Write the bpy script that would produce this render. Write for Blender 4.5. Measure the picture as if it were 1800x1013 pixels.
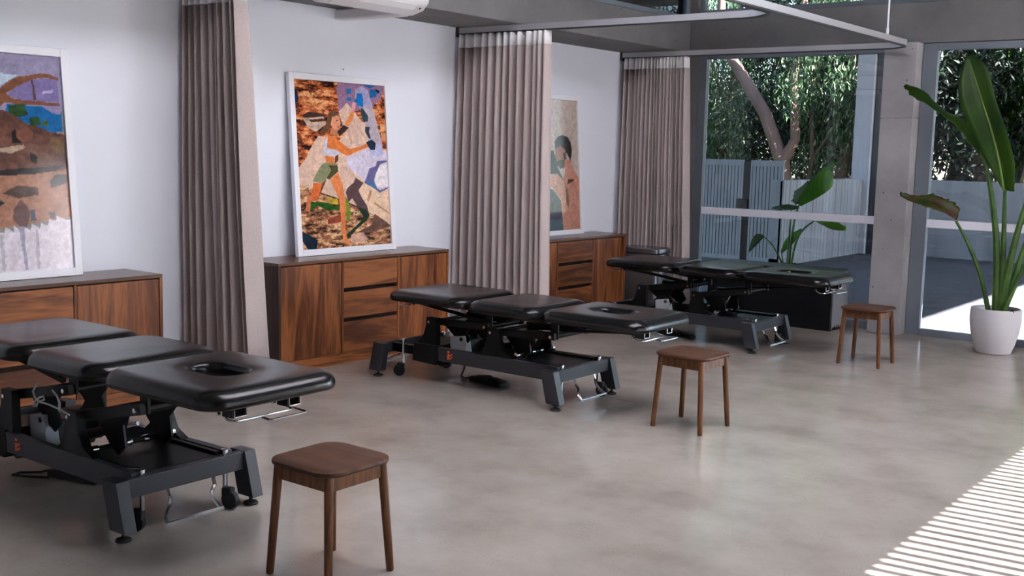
import bpy, bmesh, math, random
import numpy as np
from mathutils import Vector, Matrix, noise
random.seed(7)
for o in list(bpy.data.objects): bpy.data.objects.remove(o)
SC = bpy.context.scene
COL = SC.collection
# ---------------------------------------------------------------- camera
cam = bpy.data.cameras.new('camera'); CAM = bpy.data.objects.new('camera', cam); COL.objects.link(CAM)
R3 = Matrix(((0.79090892, -0.09457861, 0.60458082), (0.61149148, 0.08459065, -0.78671633), (0.02326465, 0.99191699, 0.12473752)))
CAM.matrix_world = Matrix.Translation((6.4728, 0.0, 1.65)) @ R3.to_4x4()
cam.sensor_width = 36.0; cam.lens = 1957.34 / 1800 * 36; cam.clip_start = 0.05; cam.clip_end = 300
SC.camera = CAM
# ---------------------------------------------------------------- sky, sun, exposure
SUN_TAN = 0.84
SUN_EL = math.atan(SUN_TAN); SUN_AZ = math.atan(0.10)          # from +x, slightly to +y
w = bpy.data.worlds.new('sky'); SC.world = w; w.use_nodes = True
wn = w.node_tree.nodes; wl = w.node_tree.links
sky = wn.new('ShaderNodeTexSky'); sky.sky_type = 'NISHITA'; sky.sun_disc = False
sky.sun_elevation = SUN_EL; sky.sun_rotation = math.radians(90) - SUN_AZ; sky.altitude = 50; sky.air_density = 1.0; sky.dust_density = 0.6; sky.ozone_density = 1.5
hs = wn.new('ShaderNodeHueSaturation'); hs.inputs['Saturation'].default_value = 0.95; wl.new(sky.outputs[0], hs.inputs['Color']); wl.new(hs.outputs[0], wn['Background'].inputs[0]); wn['Background'].inputs[1].default_value = 0.20
sd = bpy.data.lights.new('sun', 'SUN'); sd.energy = 20.0; sd.angle = math.radians(0.45); sd.color = (1.0, 0.97, 0.945)
SUN = bpy.data.objects.new('sun', sd); COL.objects.link(SUN)
sv = Vector((math.cos(SUN_AZ) * math.cos(SUN_EL), math.sin(SUN_AZ) * math.cos(SUN_EL), math.sin(SUN_EL)))
SUN.rotation_euler = sv.to_track_quat('Z', 'Y').to_euler(); SUN.location = (20, 5, 15)
SC.view_settings.view_transform = 'Standard'; SC.view_settings.look = 'None'; SC.view_settings.gamma = 1.0
SC.view_settings.use_curve_mapping = False; SC.view_settings.exposure = 3.55
SC.cycles.max_bounces = 10; SC.cycles.diffuse_bounces = 5; SC.cycles.glossy_bounces = 4; SC.cycles.transparent_max_bounces = 12
SC.cycles.use_denoising = True; SC.cycles.sample_clamp_indirect = 6.0
SC.cycles.caustics_reflective = False; SC.cycles.caustics_refractive = False
def portal(name, loc, rot, sx, sy):
    l = bpy.data.lights.new(name, 'AREA'); l.shape = 'RECTANGLE'; l.size = sx; l.size_y = sy; l.cycles.is_portal = True
    o = bpy.data.objects.new(name, l); o.location = loc; o.rotation_euler = rot; COL.objects.link(o)
PI = math.pi
portal('window_portal_right', (8.25, 4.2, 1.35), (0, PI / 2, 0), 2.7, 6.6)
portal('window_portal_far', (4.3, 10.75, 1.35), (-PI / 2, 0, 0), 7.2, 2.7)
portal('window_portal_left_high', (0.5, 6.4, 3.75), (0, -PI / 2, 0), 1.4, 8.2)
portal('window_portal_far_high', (4.3, 10.75, 3.8), (-PI / 2, 0, 0), 7.2, 1.3)
# ---------------------------------------------------------------- helpers
def mesh_obj(name, me, parent=None):
    o = bpy.data.objects.new(name, me); COL.objects.link(o)
    if parent is not None: o.parent = parent
    return o
class MB:
    def __init__(s): s.bm = bmesh.new()
    def box(s, x0, x1, y0, y1, z0, z1):
        v = [s.bm.verts.new(p) for p in ((x0,y0,z0),(x1,y0,z0),(x1,y1,z0),(x0,y1,z0),(x0,y0,z1),(x1,y0,z1),(x1,y1,z1),(x0,y1,z1))]
        for f in ((0,3,2,1),(4,5,6,7),(0,1,5,4),(1,2,6,5),(2,3,7,6),(3,0,4,7)): s.bm.faces.new([v[i] for i in f])
        return s
    def obox(s, c, ax, ay, az):      # centre and three half-axis vectors
        c, ax, ay, az = map(Vector, (c, ax, ay, az))
        v = [s.bm.verts.new(c + ax * i + ay * j + az * k) for k in (-1, 1) for i, j in ((-1,-1),(1,-1),(1,1),(-1,1))]
        for f in ((0,3,2,1),(4,5,6,7),(0,1,5,4),(1,2,6,5),(2,3,7,6),(3,0,4,7)): s.bm.faces.new([v[i] for i in f])
        return s
    def prism(s, pts, a, b, axis='y'):      # polygon (two coords) extruded along axis from a to b
        def P(p, t): return {'y': (p[0], t, p[1]), 'x': (t, p[0], p[1]), 'z': (p[0], p[1], t)}[axis]
        A = [s.bm.verts.new(P(p, a)) for p in pts]; B = [s.bm.verts.new(P(p, b)) for p in pts]
        n = len(pts); s.bm.faces.new(A); s.bm.faces.new(B[::-1])
        for i in range(n): s.bm.faces.new([A[i], B[i], B[(i+1) % n], A[(i+1) % n]])
        return s
    def tube(s, path, r, n=8, cap=True):
        path = [Vector(p) for p in path]; m = len(path)
        rr = r if isinstance(r, (list, tuple)) else [r] * m
        rings = []; up = None
        for i, p in enumerate(path):
            t = (path[min(i+1, m-1)] - path[max(i-1, 0)]).normalized()
            if up is None: up = Vector((0, 0, 1)) if abs(t.z) < 0.9 else Vector((1, 0, 0))
            a = (up - t * up.dot(t)).normalized(); b = t.cross(a); up = a
            rings.append([s.bm.verts.new(p + (a * math.cos(k * 2 * PI / n) + b * math.sin(k * 2 * PI / n)) * rr[i]) for k in range(n)])
        for A, B in zip(rings, rings[1:]):
            for k in range(n): s.bm.faces.new([A[k], A[(k+1) % n], B[(k+1) % n], B[k]])
        if cap: s.bm.faces.new(rings[0][::-1]); s.bm.faces.new(rings[-1])
        return s
    def lathe(s, prof, c=(0, 0, 0), n=32):
        rings = [[s.bm.verts.new((c[0] + r * math.cos(2*PI*k/n), c[1] + r * math.sin(2*PI*k/n), c[2] + z)) for k in range(n)] for r, z in prof]
        for A, B in zip(rings, rings[1:]):
            for k in range(n): s.bm.faces.new([A[k], A[(k+1) % n], B[(k+1) % n], B[k]])
        if prof[0][0] > 0: s.bm.faces.new(rings[0][::-1])
        if prof[-1][0] > 0: s.bm.faces.new(rings[-1])
        return s
    def ball(s, c, r, n=8):
        bmesh.ops.create_uvsphere(s.bm, u_segments=n, v_segments=max(4, n // 2 + 1), radius=r, matrix=Matrix.Translation(c)); return s
    def build(s, name, mat, parent=None, bevel=0, smooth=False, seg=2):
        bmesh.ops.recalc_face_normals(s.bm, faces=s.bm.faces[:])
        me = bpy.data.meshes.new(name); s.bm.to_mesh(me); s.bm.free()
        me.materials.append(mat)
        if smooth: me.shade_smooth()
        o = mesh_obj(name, me, parent)
        if bevel:
            m = o.modifiers.new('bevel', 'BEVEL'); m.width = bevel; m.segments = seg; m.limit_method = 'ANGLE'; m.angle_limit = math.radians(40)
            m.harden_normals = True; me.shade_smooth()
        elif smooth:
            m = o.modifiers.new('es', 'EDGE_SPLIT'); m.split_angle = math.radians(38)
        return o
def tag(o, label, cat, group=None):
    o['label'] = label; o['category'] = cat
    if group: o['group'] = group
    return o
def empty(name, loc=(0, 0, 0), rz=0.0):
    o = bpy.data.objects.new(name, None); o.location = loc; o.rotation_euler = (0, 0, rz); o.empty_display_size = 0.1; COL.objects.link(o); return o
def struct(o): o['kind'] = 'structure'; return o
def copy_tree(o, parent=None):
    c = o.copy(); COL.objects.link(c); c.parent = parent
    for ch in list(o.children): copy_tree(ch, c)
    return c
# ---------------------------------------------------------------- materials
def new_mat(name):
    m = bpy.data.materials.new(name); m.use_nodes = True
    return m, m.node_tree.nodes, m.node_tree.links, m.node_tree.nodes['Principled BSDF']
def plain(name, col, rough=0.5, metal=0.0, spec=0.5, bump=0.0, bscale=200.0, var=0.0, vscale=4.0, coat=0.0):
    m, n, l, b = new_mat(name)
    b.inputs['Base Color'].default_value = (*col, 1); b.inputs['Roughness'].default_value = rough
    b.inputs['Metallic'].default_value = metal; b.inputs['Specular IOR Level'].default_value = spec
    b.inputs['Coat Weight'].default_value = coat
    if bump or var:
        tc = n.new('ShaderNodeTexCoord')
    if var:
        nz = n.new('ShaderNodeTexNoise'); nz.inputs['Scale'].default_value = vscale; nz.inputs['Detail'].default_value = 6
        l.new(tc.outputs['Object'], nz.inputs['Vector'])
        mx = n.new('ShaderNodeMix'); mx.data_type = 'RGBA'
        mx.inputs['A'].default_value = (*[c * (1 - var) for c in col], 1); mx.inputs['B'].default_value = (*[min(1, c * (1 + var)) for c in col], 1)
        l.new(nz.outputs['Fac'], mx.inputs['Factor']); l.new(mx.outputs['Result'], b.inputs['Base Color'])
    if bump:
        nb = n.new('ShaderNodeTexNoise'); nb.inputs['Scale'].default_value = bscale; nb.inputs['Detail'].default_value = 3
        l.new(tc.outputs['Object'], nb.inputs['Vector'])
        bp = n.new('ShaderNodeBump'); bp.inputs['Strength'].default_value = bump; bp.inputs['Distance'].default_value = 0.002
        l.new(nb.outputs['Fac'], bp.inputs['Height']); l.new(bp.outputs['Normal'], b.inputs['Normal'])
    return m
def ramp(n, pts):
    r = n.new('ShaderNodeValToRGB'); e = r.color_ramp.elements
    e[0].position, e[0].color = pts[0][0], (*pts[0][1], 1)
    e[1].position, e[1].color = pts[-1][0], (*pts[-1][1], 1)
    for p, c in pts[1:-1]:
        k = e.new(p); k.color = (*c, 1)
    return r
def concrete(name, c0, c1, pits=True, scale=1.6, rough=0.85, streak=False):
    m, n, l, b = new_mat(name)
    tc = n.new('ShaderNodeTexCoord'); geo = n.new('ShaderNodeNewGeometry')
    mp = n.new('ShaderNodeMapping'); l.new(geo.outputs['Position'], mp.inputs['Vector'])
    if streak: mp.inputs['Scale'].default_value = (3.5, 3.5, 0.35)
    a = n.new('ShaderNodeTexNoise'); a.inputs['Scale'].default_value = scale; a.inputs['Detail'].default_value = 8; a.inputs['Roughness'].default_value = 0.65
    l.new(mp.outputs[0], a.inputs['Vector'])
    r = ramp(n, [(0.3, c0), (0.7, c1)]); l.new(a.outputs['Fac'], r.inputs['Fac'])
    out = r.outputs['Color']
    if pits:
        v = n.new('ShaderNodeTexVoronoi'); v.inputs['Scale'].default_value = 7.0; l.new(geo.outputs['Position'], v.inputs['Vector'])
        pr = ramp(n, [(0.045, (0.35, 0.35, 0.35)), (0.075, (1, 1, 1))]); l.new(v.outputs['Distance'], pr.inputs['Fac'])
        mx = n.new('ShaderNodeMix'); mx.data_type = 'RGBA'; mx.blend_type = 'MULTIPLY'; mx.inputs['Factor'].default_value = 0.8
        l.new(out, mx.inputs['A']); l.new(pr.outputs['Color'], mx.inputs['B']); out = mx.outputs['Result']
    l.new(out, b.inputs['Base Color']); b.inputs['Roughness'].default_value = rough; b.inputs['Specular IOR Level'].default_value = 0.3
    bn = n.new('ShaderNodeTexNoise'); bn.inputs['Scale'].default_value = 40; bn.inputs['Detail'].default_value = 5; l.new(geo.outputs['Position'], bn.inputs['Vector'])
    bp = n.new('ShaderNodeBump'); bp.inputs['Strength'].default_value = 0.25; bp.inputs['Distance'].default_value = 0.004
    l.new(bn.outputs['Fac'], bp.inputs['Height']); l.new(bp.outputs['Normal'], b.inputs['Normal'])
    return m
def wood(name, axis, cols, scale=1.0, rough=0.35, plank=0.14):
    """grain runs along the given object axis; planks vary in tone across the board"""
    m, n, l, b = new_mat(name)
    geo = n.new('ShaderNodeTexCoord'); oi = n.new('ShaderNodeObjectInfo')
    mp = n.new('ShaderNodeMapping')
    sc = {'x': (0.10, 1, 1), 'y': (1, 0.10, 1), 'z': (1, 1, 0.10)}[axis]
    mp.inputs['Scale'].default_value = [s * scale for s in sc]
    ad = n.new('ShaderNodeVectorMath'); ad.operation = 'ADD'; cmb = n.new('ShaderNodeVectorMath'); cmb.operation = 'SCALE'
    cv = n.new('ShaderNodeCombineXYZ')
    for i in range(3): l.new(oi.outputs['Random'], cv.inputs[i])
    l.new(cv.outputs[0], cmb.inputs[0]); cmb.inputs['Scale'].default_value = 13.0
    l.new(geo.outputs['Object'], ad.inputs[0]); l.new(cmb.outputs[0], ad.inputs[1]); l.new(ad.outputs[0], mp.inputs['Vector'])
    # warped growth rings
    nz = n.new('ShaderNodeTexNoise'); nz.inputs['Scale'].default_value = 3.0; nz.inputs['Detail'].default_value = 4; nz.inputs['Distortion'].default_value = 1.2
    l.new(mp.outputs[0], nz.inputs['Vector'])
    mul = n.new('ShaderNodeMath'); mul.operation = 'MULTIPLY'; mul.inputs[1].default_value = 9.0; l.new(nz.outputs['Fac'], mul.inputs[0])
    fr = n.new('ShaderNodeMath'); fr.operation = 'PINGPONG'; fr.inputs[1].default_value = 1.0; l.new(mul.outputs[0], fr.inputs[0])
    fine = n.new('ShaderNodeTexNoise'); fine.inputs['Scale'].default_value = 45.0; fine.inputs['Detail'].default_value = 3; l.new(mp.outputs[0], fine.inputs['Vector'])
    big = n.new('ShaderNodeTexNoise'); big.inputs['Scale'].default_value = 1.0 / plank * 0.5; big.inputs['Detail'].default_value = 1; l.new(mp.outputs[0], big.inputs['Vector'])
    a1 = n.new('ShaderNodeMath'); a1.operation = 'MULTIPLY_ADD'; a1.inputs[1].default_value = 0.32; l.new(fr.outputs[0], a1.inputs[0])
    s1 = n.new('ShaderNodeMath'); s1.operation = 'MULTIPLY'; s1.inputs[1].default_value = 0.42; l.new(fine.outputs['Fac'], s1.inputs[0]); l.new(s1.outputs[0], a1.inputs[2])
    a2 = n.new('ShaderNodeMath'); a2.operation = 'MULTIPLY_ADD'; a2.inputs[1].default_value = 0.75; l.new(big.outputs['Fac'], a2.inputs[0]); l.new(a1.outputs[0], a2.inputs[2])
    r = ramp(n, [(0.30, cols[0]), (0.62, cols[1]), (0.95, cols[2])]); l.new(a2.outputs[0], r.inputs['Fac']); l.new(r.outputs['Color'], b.inputs['Base Color'])
    b.inputs['Roughness'].default_value = rough; b.inputs['Specular IOR Level'].default_value = 0.28
    bp = n.new('ShaderNodeBump'); bp.inputs['Strength'].default_value = 0.12; bp.inputs['Distance'].default_value = 0.001
    l.new(fine.outputs['Fac'], bp.inputs['Height']); l.new(bp.outputs['Normal'], b.inputs['Normal'])
    return m
def floor_mat():
    m, n, l, b = new_mat('polished_concrete')
    g = n.new('ShaderNodeNewGeometry')
    a = n.new('ShaderNodeTexNoise'); a.inputs['Scale'].default_value = 1.9; a.inputs['Detail'].default_value = 12; a.inputs['Roughness'].default_value = 0.62; l.new(g.outputs['Position'], a.inputs['Vector'])
    r = ramp(n, [(0.28, (0.270, 0.232, 0.202)), (0.5, (0.365, 0.320, 0.282)), (0.75, (0.435, 0.390, 0.350))]); l.new(a.outputs['Fac'], r.inputs['Fac'])
    v = n.new('ShaderNodeTexVoronoi'); v.inputs['Scale'].default_value = 95; l.new(g.outputs['Position'], v.inputs['Vector'])
    big = n.new('ShaderNodeTexNoise'); big.inputs['Scale'].default_value = 4.5; big.inputs['Detail'].default_value = 3; l.new(g.outputs['Position'], big.inputs['Vector'])
    sp = ramp(n, [(0.18, (1, 1, 1)), (0.26, (0, 0, 0))]); l.new(v.outputs['Distance'], sp.inputs['Fac'])
    gt = ramp(n, [(0.46, (0.04, 0.04, 0.04)), (0.66, (0.75, 0.75, 0.75))]); l.new(big.outputs['Fac'], gt.inputs['Fac'])
    mu = n.new('ShaderNodeMath'); mu.operation = 'MULTIPLY'; l.new(sp.outputs['Color'], mu.inputs[0]); l.new(gt.outputs['Color'], mu.inputs[1])
    mx = n.new('ShaderNodeMix'); mx.data_type = 'RGBA'; l.new(mu.outputs[0], mx.inputs['Factor']); l.new(r.outputs['Color'], mx.inputs['A'])
    hue = n.new('ShaderNodeMix'); hue.data_type = 'RGBA'; l.new(v.outputs['Color'], hue.inputs['Factor']); hue.inputs['A'].default_value = (0.11, 0.10, 0.095, 1); hue.inputs['B'].default_value = (0.30, 0.27, 0.24, 1)
    l.new(hue.outputs['Result'], mx.inputs['B']); l.new(mx.outputs['Result'], b.inputs['Base Color'])
    rr = n.new('ShaderNodeMapRange'); rr.inputs['To Min'].default_value = 0.07; rr.inputs['To Max'].default_value = 0.22; l.new(a.outputs['Fac'], rr.inputs['Value']); l.new(rr.outputs[0], b.inputs['Roughness'])
    b.inputs['Specular IOR Level'].default_value = 0.36
    bn = n.new('ShaderNodeTexNoise'); bn.inputs['Scale'].default_value = 7; bn.inputs['Detail'].default_value = 2; l.new(g.outputs['Position'], bn.inputs['Vector'])
    bp = n.new('ShaderNodeBump'); bp.inputs['Strength'].default_value = 0.05; bp.inputs['Distance'].default_value = 0.004
    l.new(bn.outputs['Fac'], bp.inputs['Height']); l.new(bp.outputs['Normal'], b.inputs['Normal'])
    return m
def glass_mat(name, tint=(0.86, 0.90, 0.90), refl=0.06):
    m, n, l, b = new_mat(name); n.remove(b)
    t = n.new('ShaderNodeBsdfTransparent'); t.inputs[0].default_value = (*tint, 1)
    g = n.new('ShaderNodeBsdfGlossy'); g.inputs['Roughness'].default_value = 0.0; g.inputs[0].default_value = (0.9, 0.95, 1, 1)
    f = n.new('ShaderNodeFresnel'); f.inputs[0].default_value = 1.45
    x = n.new('ShaderNodeMixShader'); l.new(f.outputs[0], x.inputs[0]); l.new(t.outputs[0], x.inputs[1]); l.new(g.outputs[0], x.inputs[2])
    l.new(x.outputs[0], n['Material Output'].inputs[0]); return m
def frosted(name):
    m, n, l, b = new_mat(name); n.remove(b)
    t = n.new('ShaderNodeBsdfTranslucent'); t.inputs[0].default_value = (0.495, 0.49, 0.50, 1)
    g = n.new('ShaderNodeBsdfDiffuse'); g.inputs[0].default_value = (0.5, 0.5, 0.5, 1)
    x = n.new('ShaderNodeMixShader'); x.inputs[0].default_value = 0.2; l.new(t.outputs[0], x.inputs[1]); l.new(g.outputs[0], x.inputs[2]); l.new(x.outputs[0], n['Material Output'].inputs[0]); return m
def fabric(name, c0, c1):
    m, n, l, b = new_mat(name)
    tc = n.new('ShaderNodeTexCoord'); v = n.new('ShaderNodeTexNoise'); v.inputs['Scale'].default_value = 260; v.inputs['Detail'].default_value = 2
    l.new(tc.outputs['Object'], v.inputs['Vector'])
    r = ramp(n, [(0.35, c0), (0.65, c1)]); l.new(v.outputs['Fac'], r.inputs['Fac']); l.new(r.outputs['Color'], b.inputs['Base Color'])
    b.inputs['Roughness'].default_value = 0.95; b.inputs['Specular IOR Level'].default_value = 0.1; b.inputs['Sheen Weight'].default_value = 0.2
    bp = n.new('ShaderNodeBump'); bp.inputs['Strength'].default_value = 0.3; bp.inputs['Distance'].default_value = 0.002
    l.new(v.outputs['Fac'], bp.inputs['Height']); l.new(bp.outputs['Normal'], b.inputs['Normal'])
    return m
def leaf_mat(name, c0, c1, scale=3.0, edge=None, trans=0.35):
    m, n, l, b = new_mat(name)
    g = n.new('ShaderNodeNewGeometry'); nz = n.new('ShaderNodeTexNoise'); nz.inputs['Scale'].default_value = scale; nz.inputs['Detail'].default_value = 4; l.new(g.outputs['Position'], nz.inputs['Vector'])
    r = ramp(n, [(0.35, c0), (0.65, c1)] if not edge else [(0.32, c0), (0.52, c1), (0.62, edge)]); l.new(nz.outputs['Fac'], r.inputs['Fac']); l.new(r.outputs['Color'], b.inputs['Base Color'])
    b.inputs['Roughness'].default_value = 0.38
    t = n.new('ShaderNodeBsdfTranslucent'); l.new(r.outputs['Color'], t.inputs[0])
    x = n.new('ShaderNodeMixShader'); x.inputs[0].default_value = trans; l.new(b.outputs[0], x.inputs[1]); l.new(t.outputs[0], x.inputs[2]); l.new(x.outputs[0], n['Material Output'].inputs[0])
    return m
def foliage_mat(name, cols):
    m, n, l, b = new_mat(name)
    g = n.new('ShaderNodeNewGeometry')
    r = ramp(n, [(0.0, cols[0]), (0.5, cols[1]), (1.0, cols[2])]); l.new(g.outputs['Random Per Island'], r.inputs['Fac']); l.new(r.outputs['Color'], b.inputs['Base Color'])
    b.inputs['Roughness'].default_value = 0.42
    t = n.new('ShaderNodeBsdfTranslucent'); l.new(r.outputs['Color'], t.inputs[0])
    x = n.new('ShaderNodeMixShader'); x.inputs[0].default_value = 0.3; l.new(b.outputs[0], x.inputs[1]); l.new(t.outputs[0], x.inputs[2]); l.new(x.outputs[0], n['Material Output'].inputs[0])
    return m
M = {}
M['white'] = plain('white_wall_paint', (0.835, 0.865, 0.96), 0.6, bump=0.05, bscale=150)
M['floor'] = floor_mat()
M['ceil'] = concrete('ceiling_concrete', (0.26, 0.255, 0.26), (0.34, 0.335, 0.34))
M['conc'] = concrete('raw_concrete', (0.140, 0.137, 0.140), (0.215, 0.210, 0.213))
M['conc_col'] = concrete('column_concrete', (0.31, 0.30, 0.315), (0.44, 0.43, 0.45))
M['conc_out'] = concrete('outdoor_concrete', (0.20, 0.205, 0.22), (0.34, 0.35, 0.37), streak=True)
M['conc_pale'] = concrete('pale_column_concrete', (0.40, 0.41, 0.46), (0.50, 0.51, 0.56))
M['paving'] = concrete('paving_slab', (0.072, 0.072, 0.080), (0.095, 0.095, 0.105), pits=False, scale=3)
M['paving_pale'] = concrete('pale_bounce_paving', (0.50, 0.49, 0.49), (0.60, 0.59, 0.59), pits=False, scale=1)
M['frame'] = plain('grey_window_frame', (0.19, 0.215, 0.255), 0.45, metal=0.3)
M['rail'] = plain('white_window_rail', (0.84, 0.84, 0.95), 0.5)
M['glass'] = glass_mat('window_glass')
M['glass_side'] = glass_mat('lightly_tinted_glass', (0.60, 0.61, 0.62))
M['frosted'] = frosted('frosted_glass')
M['glass_tint'] = glass_mat('tinted_window_glass', (0.50, 0.51, 0.52))
WAL = [(0.036, 0.010, 0.005), (0.120, 0.036, 0.014), (0.33, 0.112, 0.038)]
M['wal_v'] = wood('walnut_vertical_grain', 'z', WAL, 1.4)
M['wal_h'] = wood('walnut_horizontal_grain', 'y', WAL, 1.4)
M['wal_top'] = wood('walnut_top', 'y', [(0.060, 0.026, 0.016), (0.105, 0.048, 0.030), (0.16, 0.08, 0.05)], 1.3, rough=0.25)
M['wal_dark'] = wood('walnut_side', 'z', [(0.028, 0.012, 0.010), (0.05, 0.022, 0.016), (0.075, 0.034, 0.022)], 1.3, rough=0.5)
STO = [(0.055, 0.020, 0.008), (0.115, 0.044, 0.018), (0.20, 0.080, 0.032)]
M['stool_leg'] = wood('stool_leg_wood', 'z', STO, 5.0, plank=0.05)
M['stool_seat'] = wood('stool_seat_wood', 'x', [(0.034, 0.013, 0.007), (0.066, 0.026, 0.013), (0.105, 0.044, 0.022)], 3.5, rough=0.5, plank=0.08)
M['dark'] = plain('dark_recess', (0.022, 0.009, 0.006), 0.9)
M['vinyl'] = plain('black_vinyl', (0.006, 0.0055, 0.006), 0.23, spec=0.42, bump=0.18, bscale=25, coat=0.0)
M['steel_black'] = plain('black_powder_coat', (0.0045, 0.005, 0.006), 0.42, spec=0.28, bump=0.1, bscale=400)
M['steel_grey'] = plain('charcoal_powder_coat', (0.036, 0.038, 0.047), 0.38, spec=0.4, bump=0.1, bscale=400)
M['rubber'] = plain('black_rubber', (0.008, 0.008, 0.009), 0.6)
M['chrome'] = plain('chrome', (0.75, 0.75, 0.78), 0.18, metal=1.0)
M['plastic_white'] = plain('white_plastic', (0.55, 0.56, 0.60), 0.4)
M['ac'] = plain('white_air_conditioner_plastic', (0.78, 0.78, 0.80), 0.3)
M['orange'] = plain('orange_print', (0.85, 0.13, 0.03), 0.5)
M['orange_dim'] = plain('dull_orange_print', (0.22, 0.06, 0.03), 0.5)
M['pic_frame'] = plain('white_picture_frame', (0.86, 0.87, 0.93), 0.35)
M['curtain'] = fabric('taupe_curtain_fabric', (0.45, 0.37, 0.362), (0.59, 0.50, 0.49))
M['heading'] = fabric('white_curtain_heading', (0.88, 0.87, 0.89), (0.94, 0.93, 0.95))
M['track'] = plain('grey_curtain_track', (0.46, 0.46, 0.49), 0.35, metal=0.2)
M['track_dark'] = plain('dark_track_slot', (0.05, 0.05, 0.055), 0.5)
M['bin'] = plain('grey_steel_bin', (0.22, 0.23, 0.26), 0.25, metal=0.7)
M['pot'] = plain('pale_stone_pot', (0.56, 0.545, 0.58), 0.75, bump=0.2, bscale=90)
M['soil'] = plain('potting_soil', (0.03, 0.02, 0.015), 0.95, bump=0.8, bscale=60)
M['stem'] = leaf_mat('green_stem', (0.035, 0.085, 0.018), (0.075, 0.16, 0.030), 9, trans=0.1)
M['leaf'] = leaf_mat('green_leaf', (0.018, 0.070, 0.006), (0.055, 0.140, 0.008), 2.2, trans=0.55)
M['leaf_old'] = leaf_mat('yellowing_leaf', (0.035, 0.065, 0.008), (0.075, 0.090, 0.012), 9, edge=(0.085, 0.040, 0.014), trans=0.4)
M['leaf_out'] = leaf_mat('outdoor_leaf', (0.07, 0.22, 0.020), (0.16, 0.42, 0.04), 3, trans=0.5)
M['bark'] = plain('eucalyptus_bark', (0.20, 0.125, 0.10), 0.9, bump=0.8, bscale=12, var=0.6, vscale=2.5)
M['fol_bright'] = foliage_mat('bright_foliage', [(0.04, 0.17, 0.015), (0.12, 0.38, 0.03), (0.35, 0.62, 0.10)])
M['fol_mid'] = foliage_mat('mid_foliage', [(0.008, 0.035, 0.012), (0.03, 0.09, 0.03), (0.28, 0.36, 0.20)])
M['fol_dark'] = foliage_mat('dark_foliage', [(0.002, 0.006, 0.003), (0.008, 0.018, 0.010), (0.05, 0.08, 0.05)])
M['soil_out'] = plain('forest_floor', (0.05, 0.04, 0.028), 0.95, var=0.5)
M['batten'] = plain('timber_batten', (0.32, 0.32, 0.34), 0.6)
M['gate'] = plain('pale_metal_gate', (0.24, 0.255, 0.28), 0.55)
M['planter'] = plain('black_woven_planter', (0.0045, 0.005, 0.008), 0.45, spec=0.3)
# ---------------------------------------------------------------- setting
XR, YW, YB = 8.0, 10.48, -3.2
HB, HT, HC = 2.684, 3.06, 4.6
struct(MB().box(-0.3, XR + 0.3, YB - 0.3, YW + 0.12, -0.15, 0.0).build('floor', M['floor']))
struct(MB().box(-0.25, 0.0, YB, YW + 0.2, 0.0, HB).build('wall_left', M['white']))
SX0, SX1, SY0, SY1 = 2.8, 5.4, 3.0, 7.2
struct(MB().box(-1.4, SX0, YB - 0.25, 20.3, HC, HC + 0.3).box(SX1, XR + 0.35, YB - 0.25, 20.3, HC, HC + 0.3).box(SX0, SX1, YB - 0.25, SY0, HC, HC + 0.3).box(SX0, SX1, SY1, 20.3, HC, HC + 0.3).build('ceiling', M['ceil']))
w9 = empty('added_rooflight', (0, 0, 0)); struct(w9)           # unseen frosted rooflight, added to brighten the middle of the room
for k in range(4):
    ya = SY0 + k * (SY1 - SY0) / 4
    MB().box(SX0, SX1, ya, ya + .05, HC + .2, HC + .3).build('window_frame', M['frame'], w9)
    MB().box(SX0, SX1, ya + .05, ya + (SY1 - SY0) / 4, HC + .25, HC + .2504).build('added_light_pane', M['frosted'], w9)
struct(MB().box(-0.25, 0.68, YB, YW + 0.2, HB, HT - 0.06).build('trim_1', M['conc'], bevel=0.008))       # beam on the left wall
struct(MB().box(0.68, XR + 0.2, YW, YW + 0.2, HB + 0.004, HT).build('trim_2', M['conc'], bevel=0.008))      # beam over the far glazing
# far wall pieces: pier beside the curtain, column
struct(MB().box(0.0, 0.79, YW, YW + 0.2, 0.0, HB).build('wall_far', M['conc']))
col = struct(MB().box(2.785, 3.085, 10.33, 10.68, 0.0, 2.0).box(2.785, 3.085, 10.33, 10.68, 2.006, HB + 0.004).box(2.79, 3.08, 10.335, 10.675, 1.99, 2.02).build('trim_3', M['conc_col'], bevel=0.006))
struct(MB().box(0.66, 0.76, YW + 0.0, YW + 0.2, HT, HC).build('trim_4', M['conc']))
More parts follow.
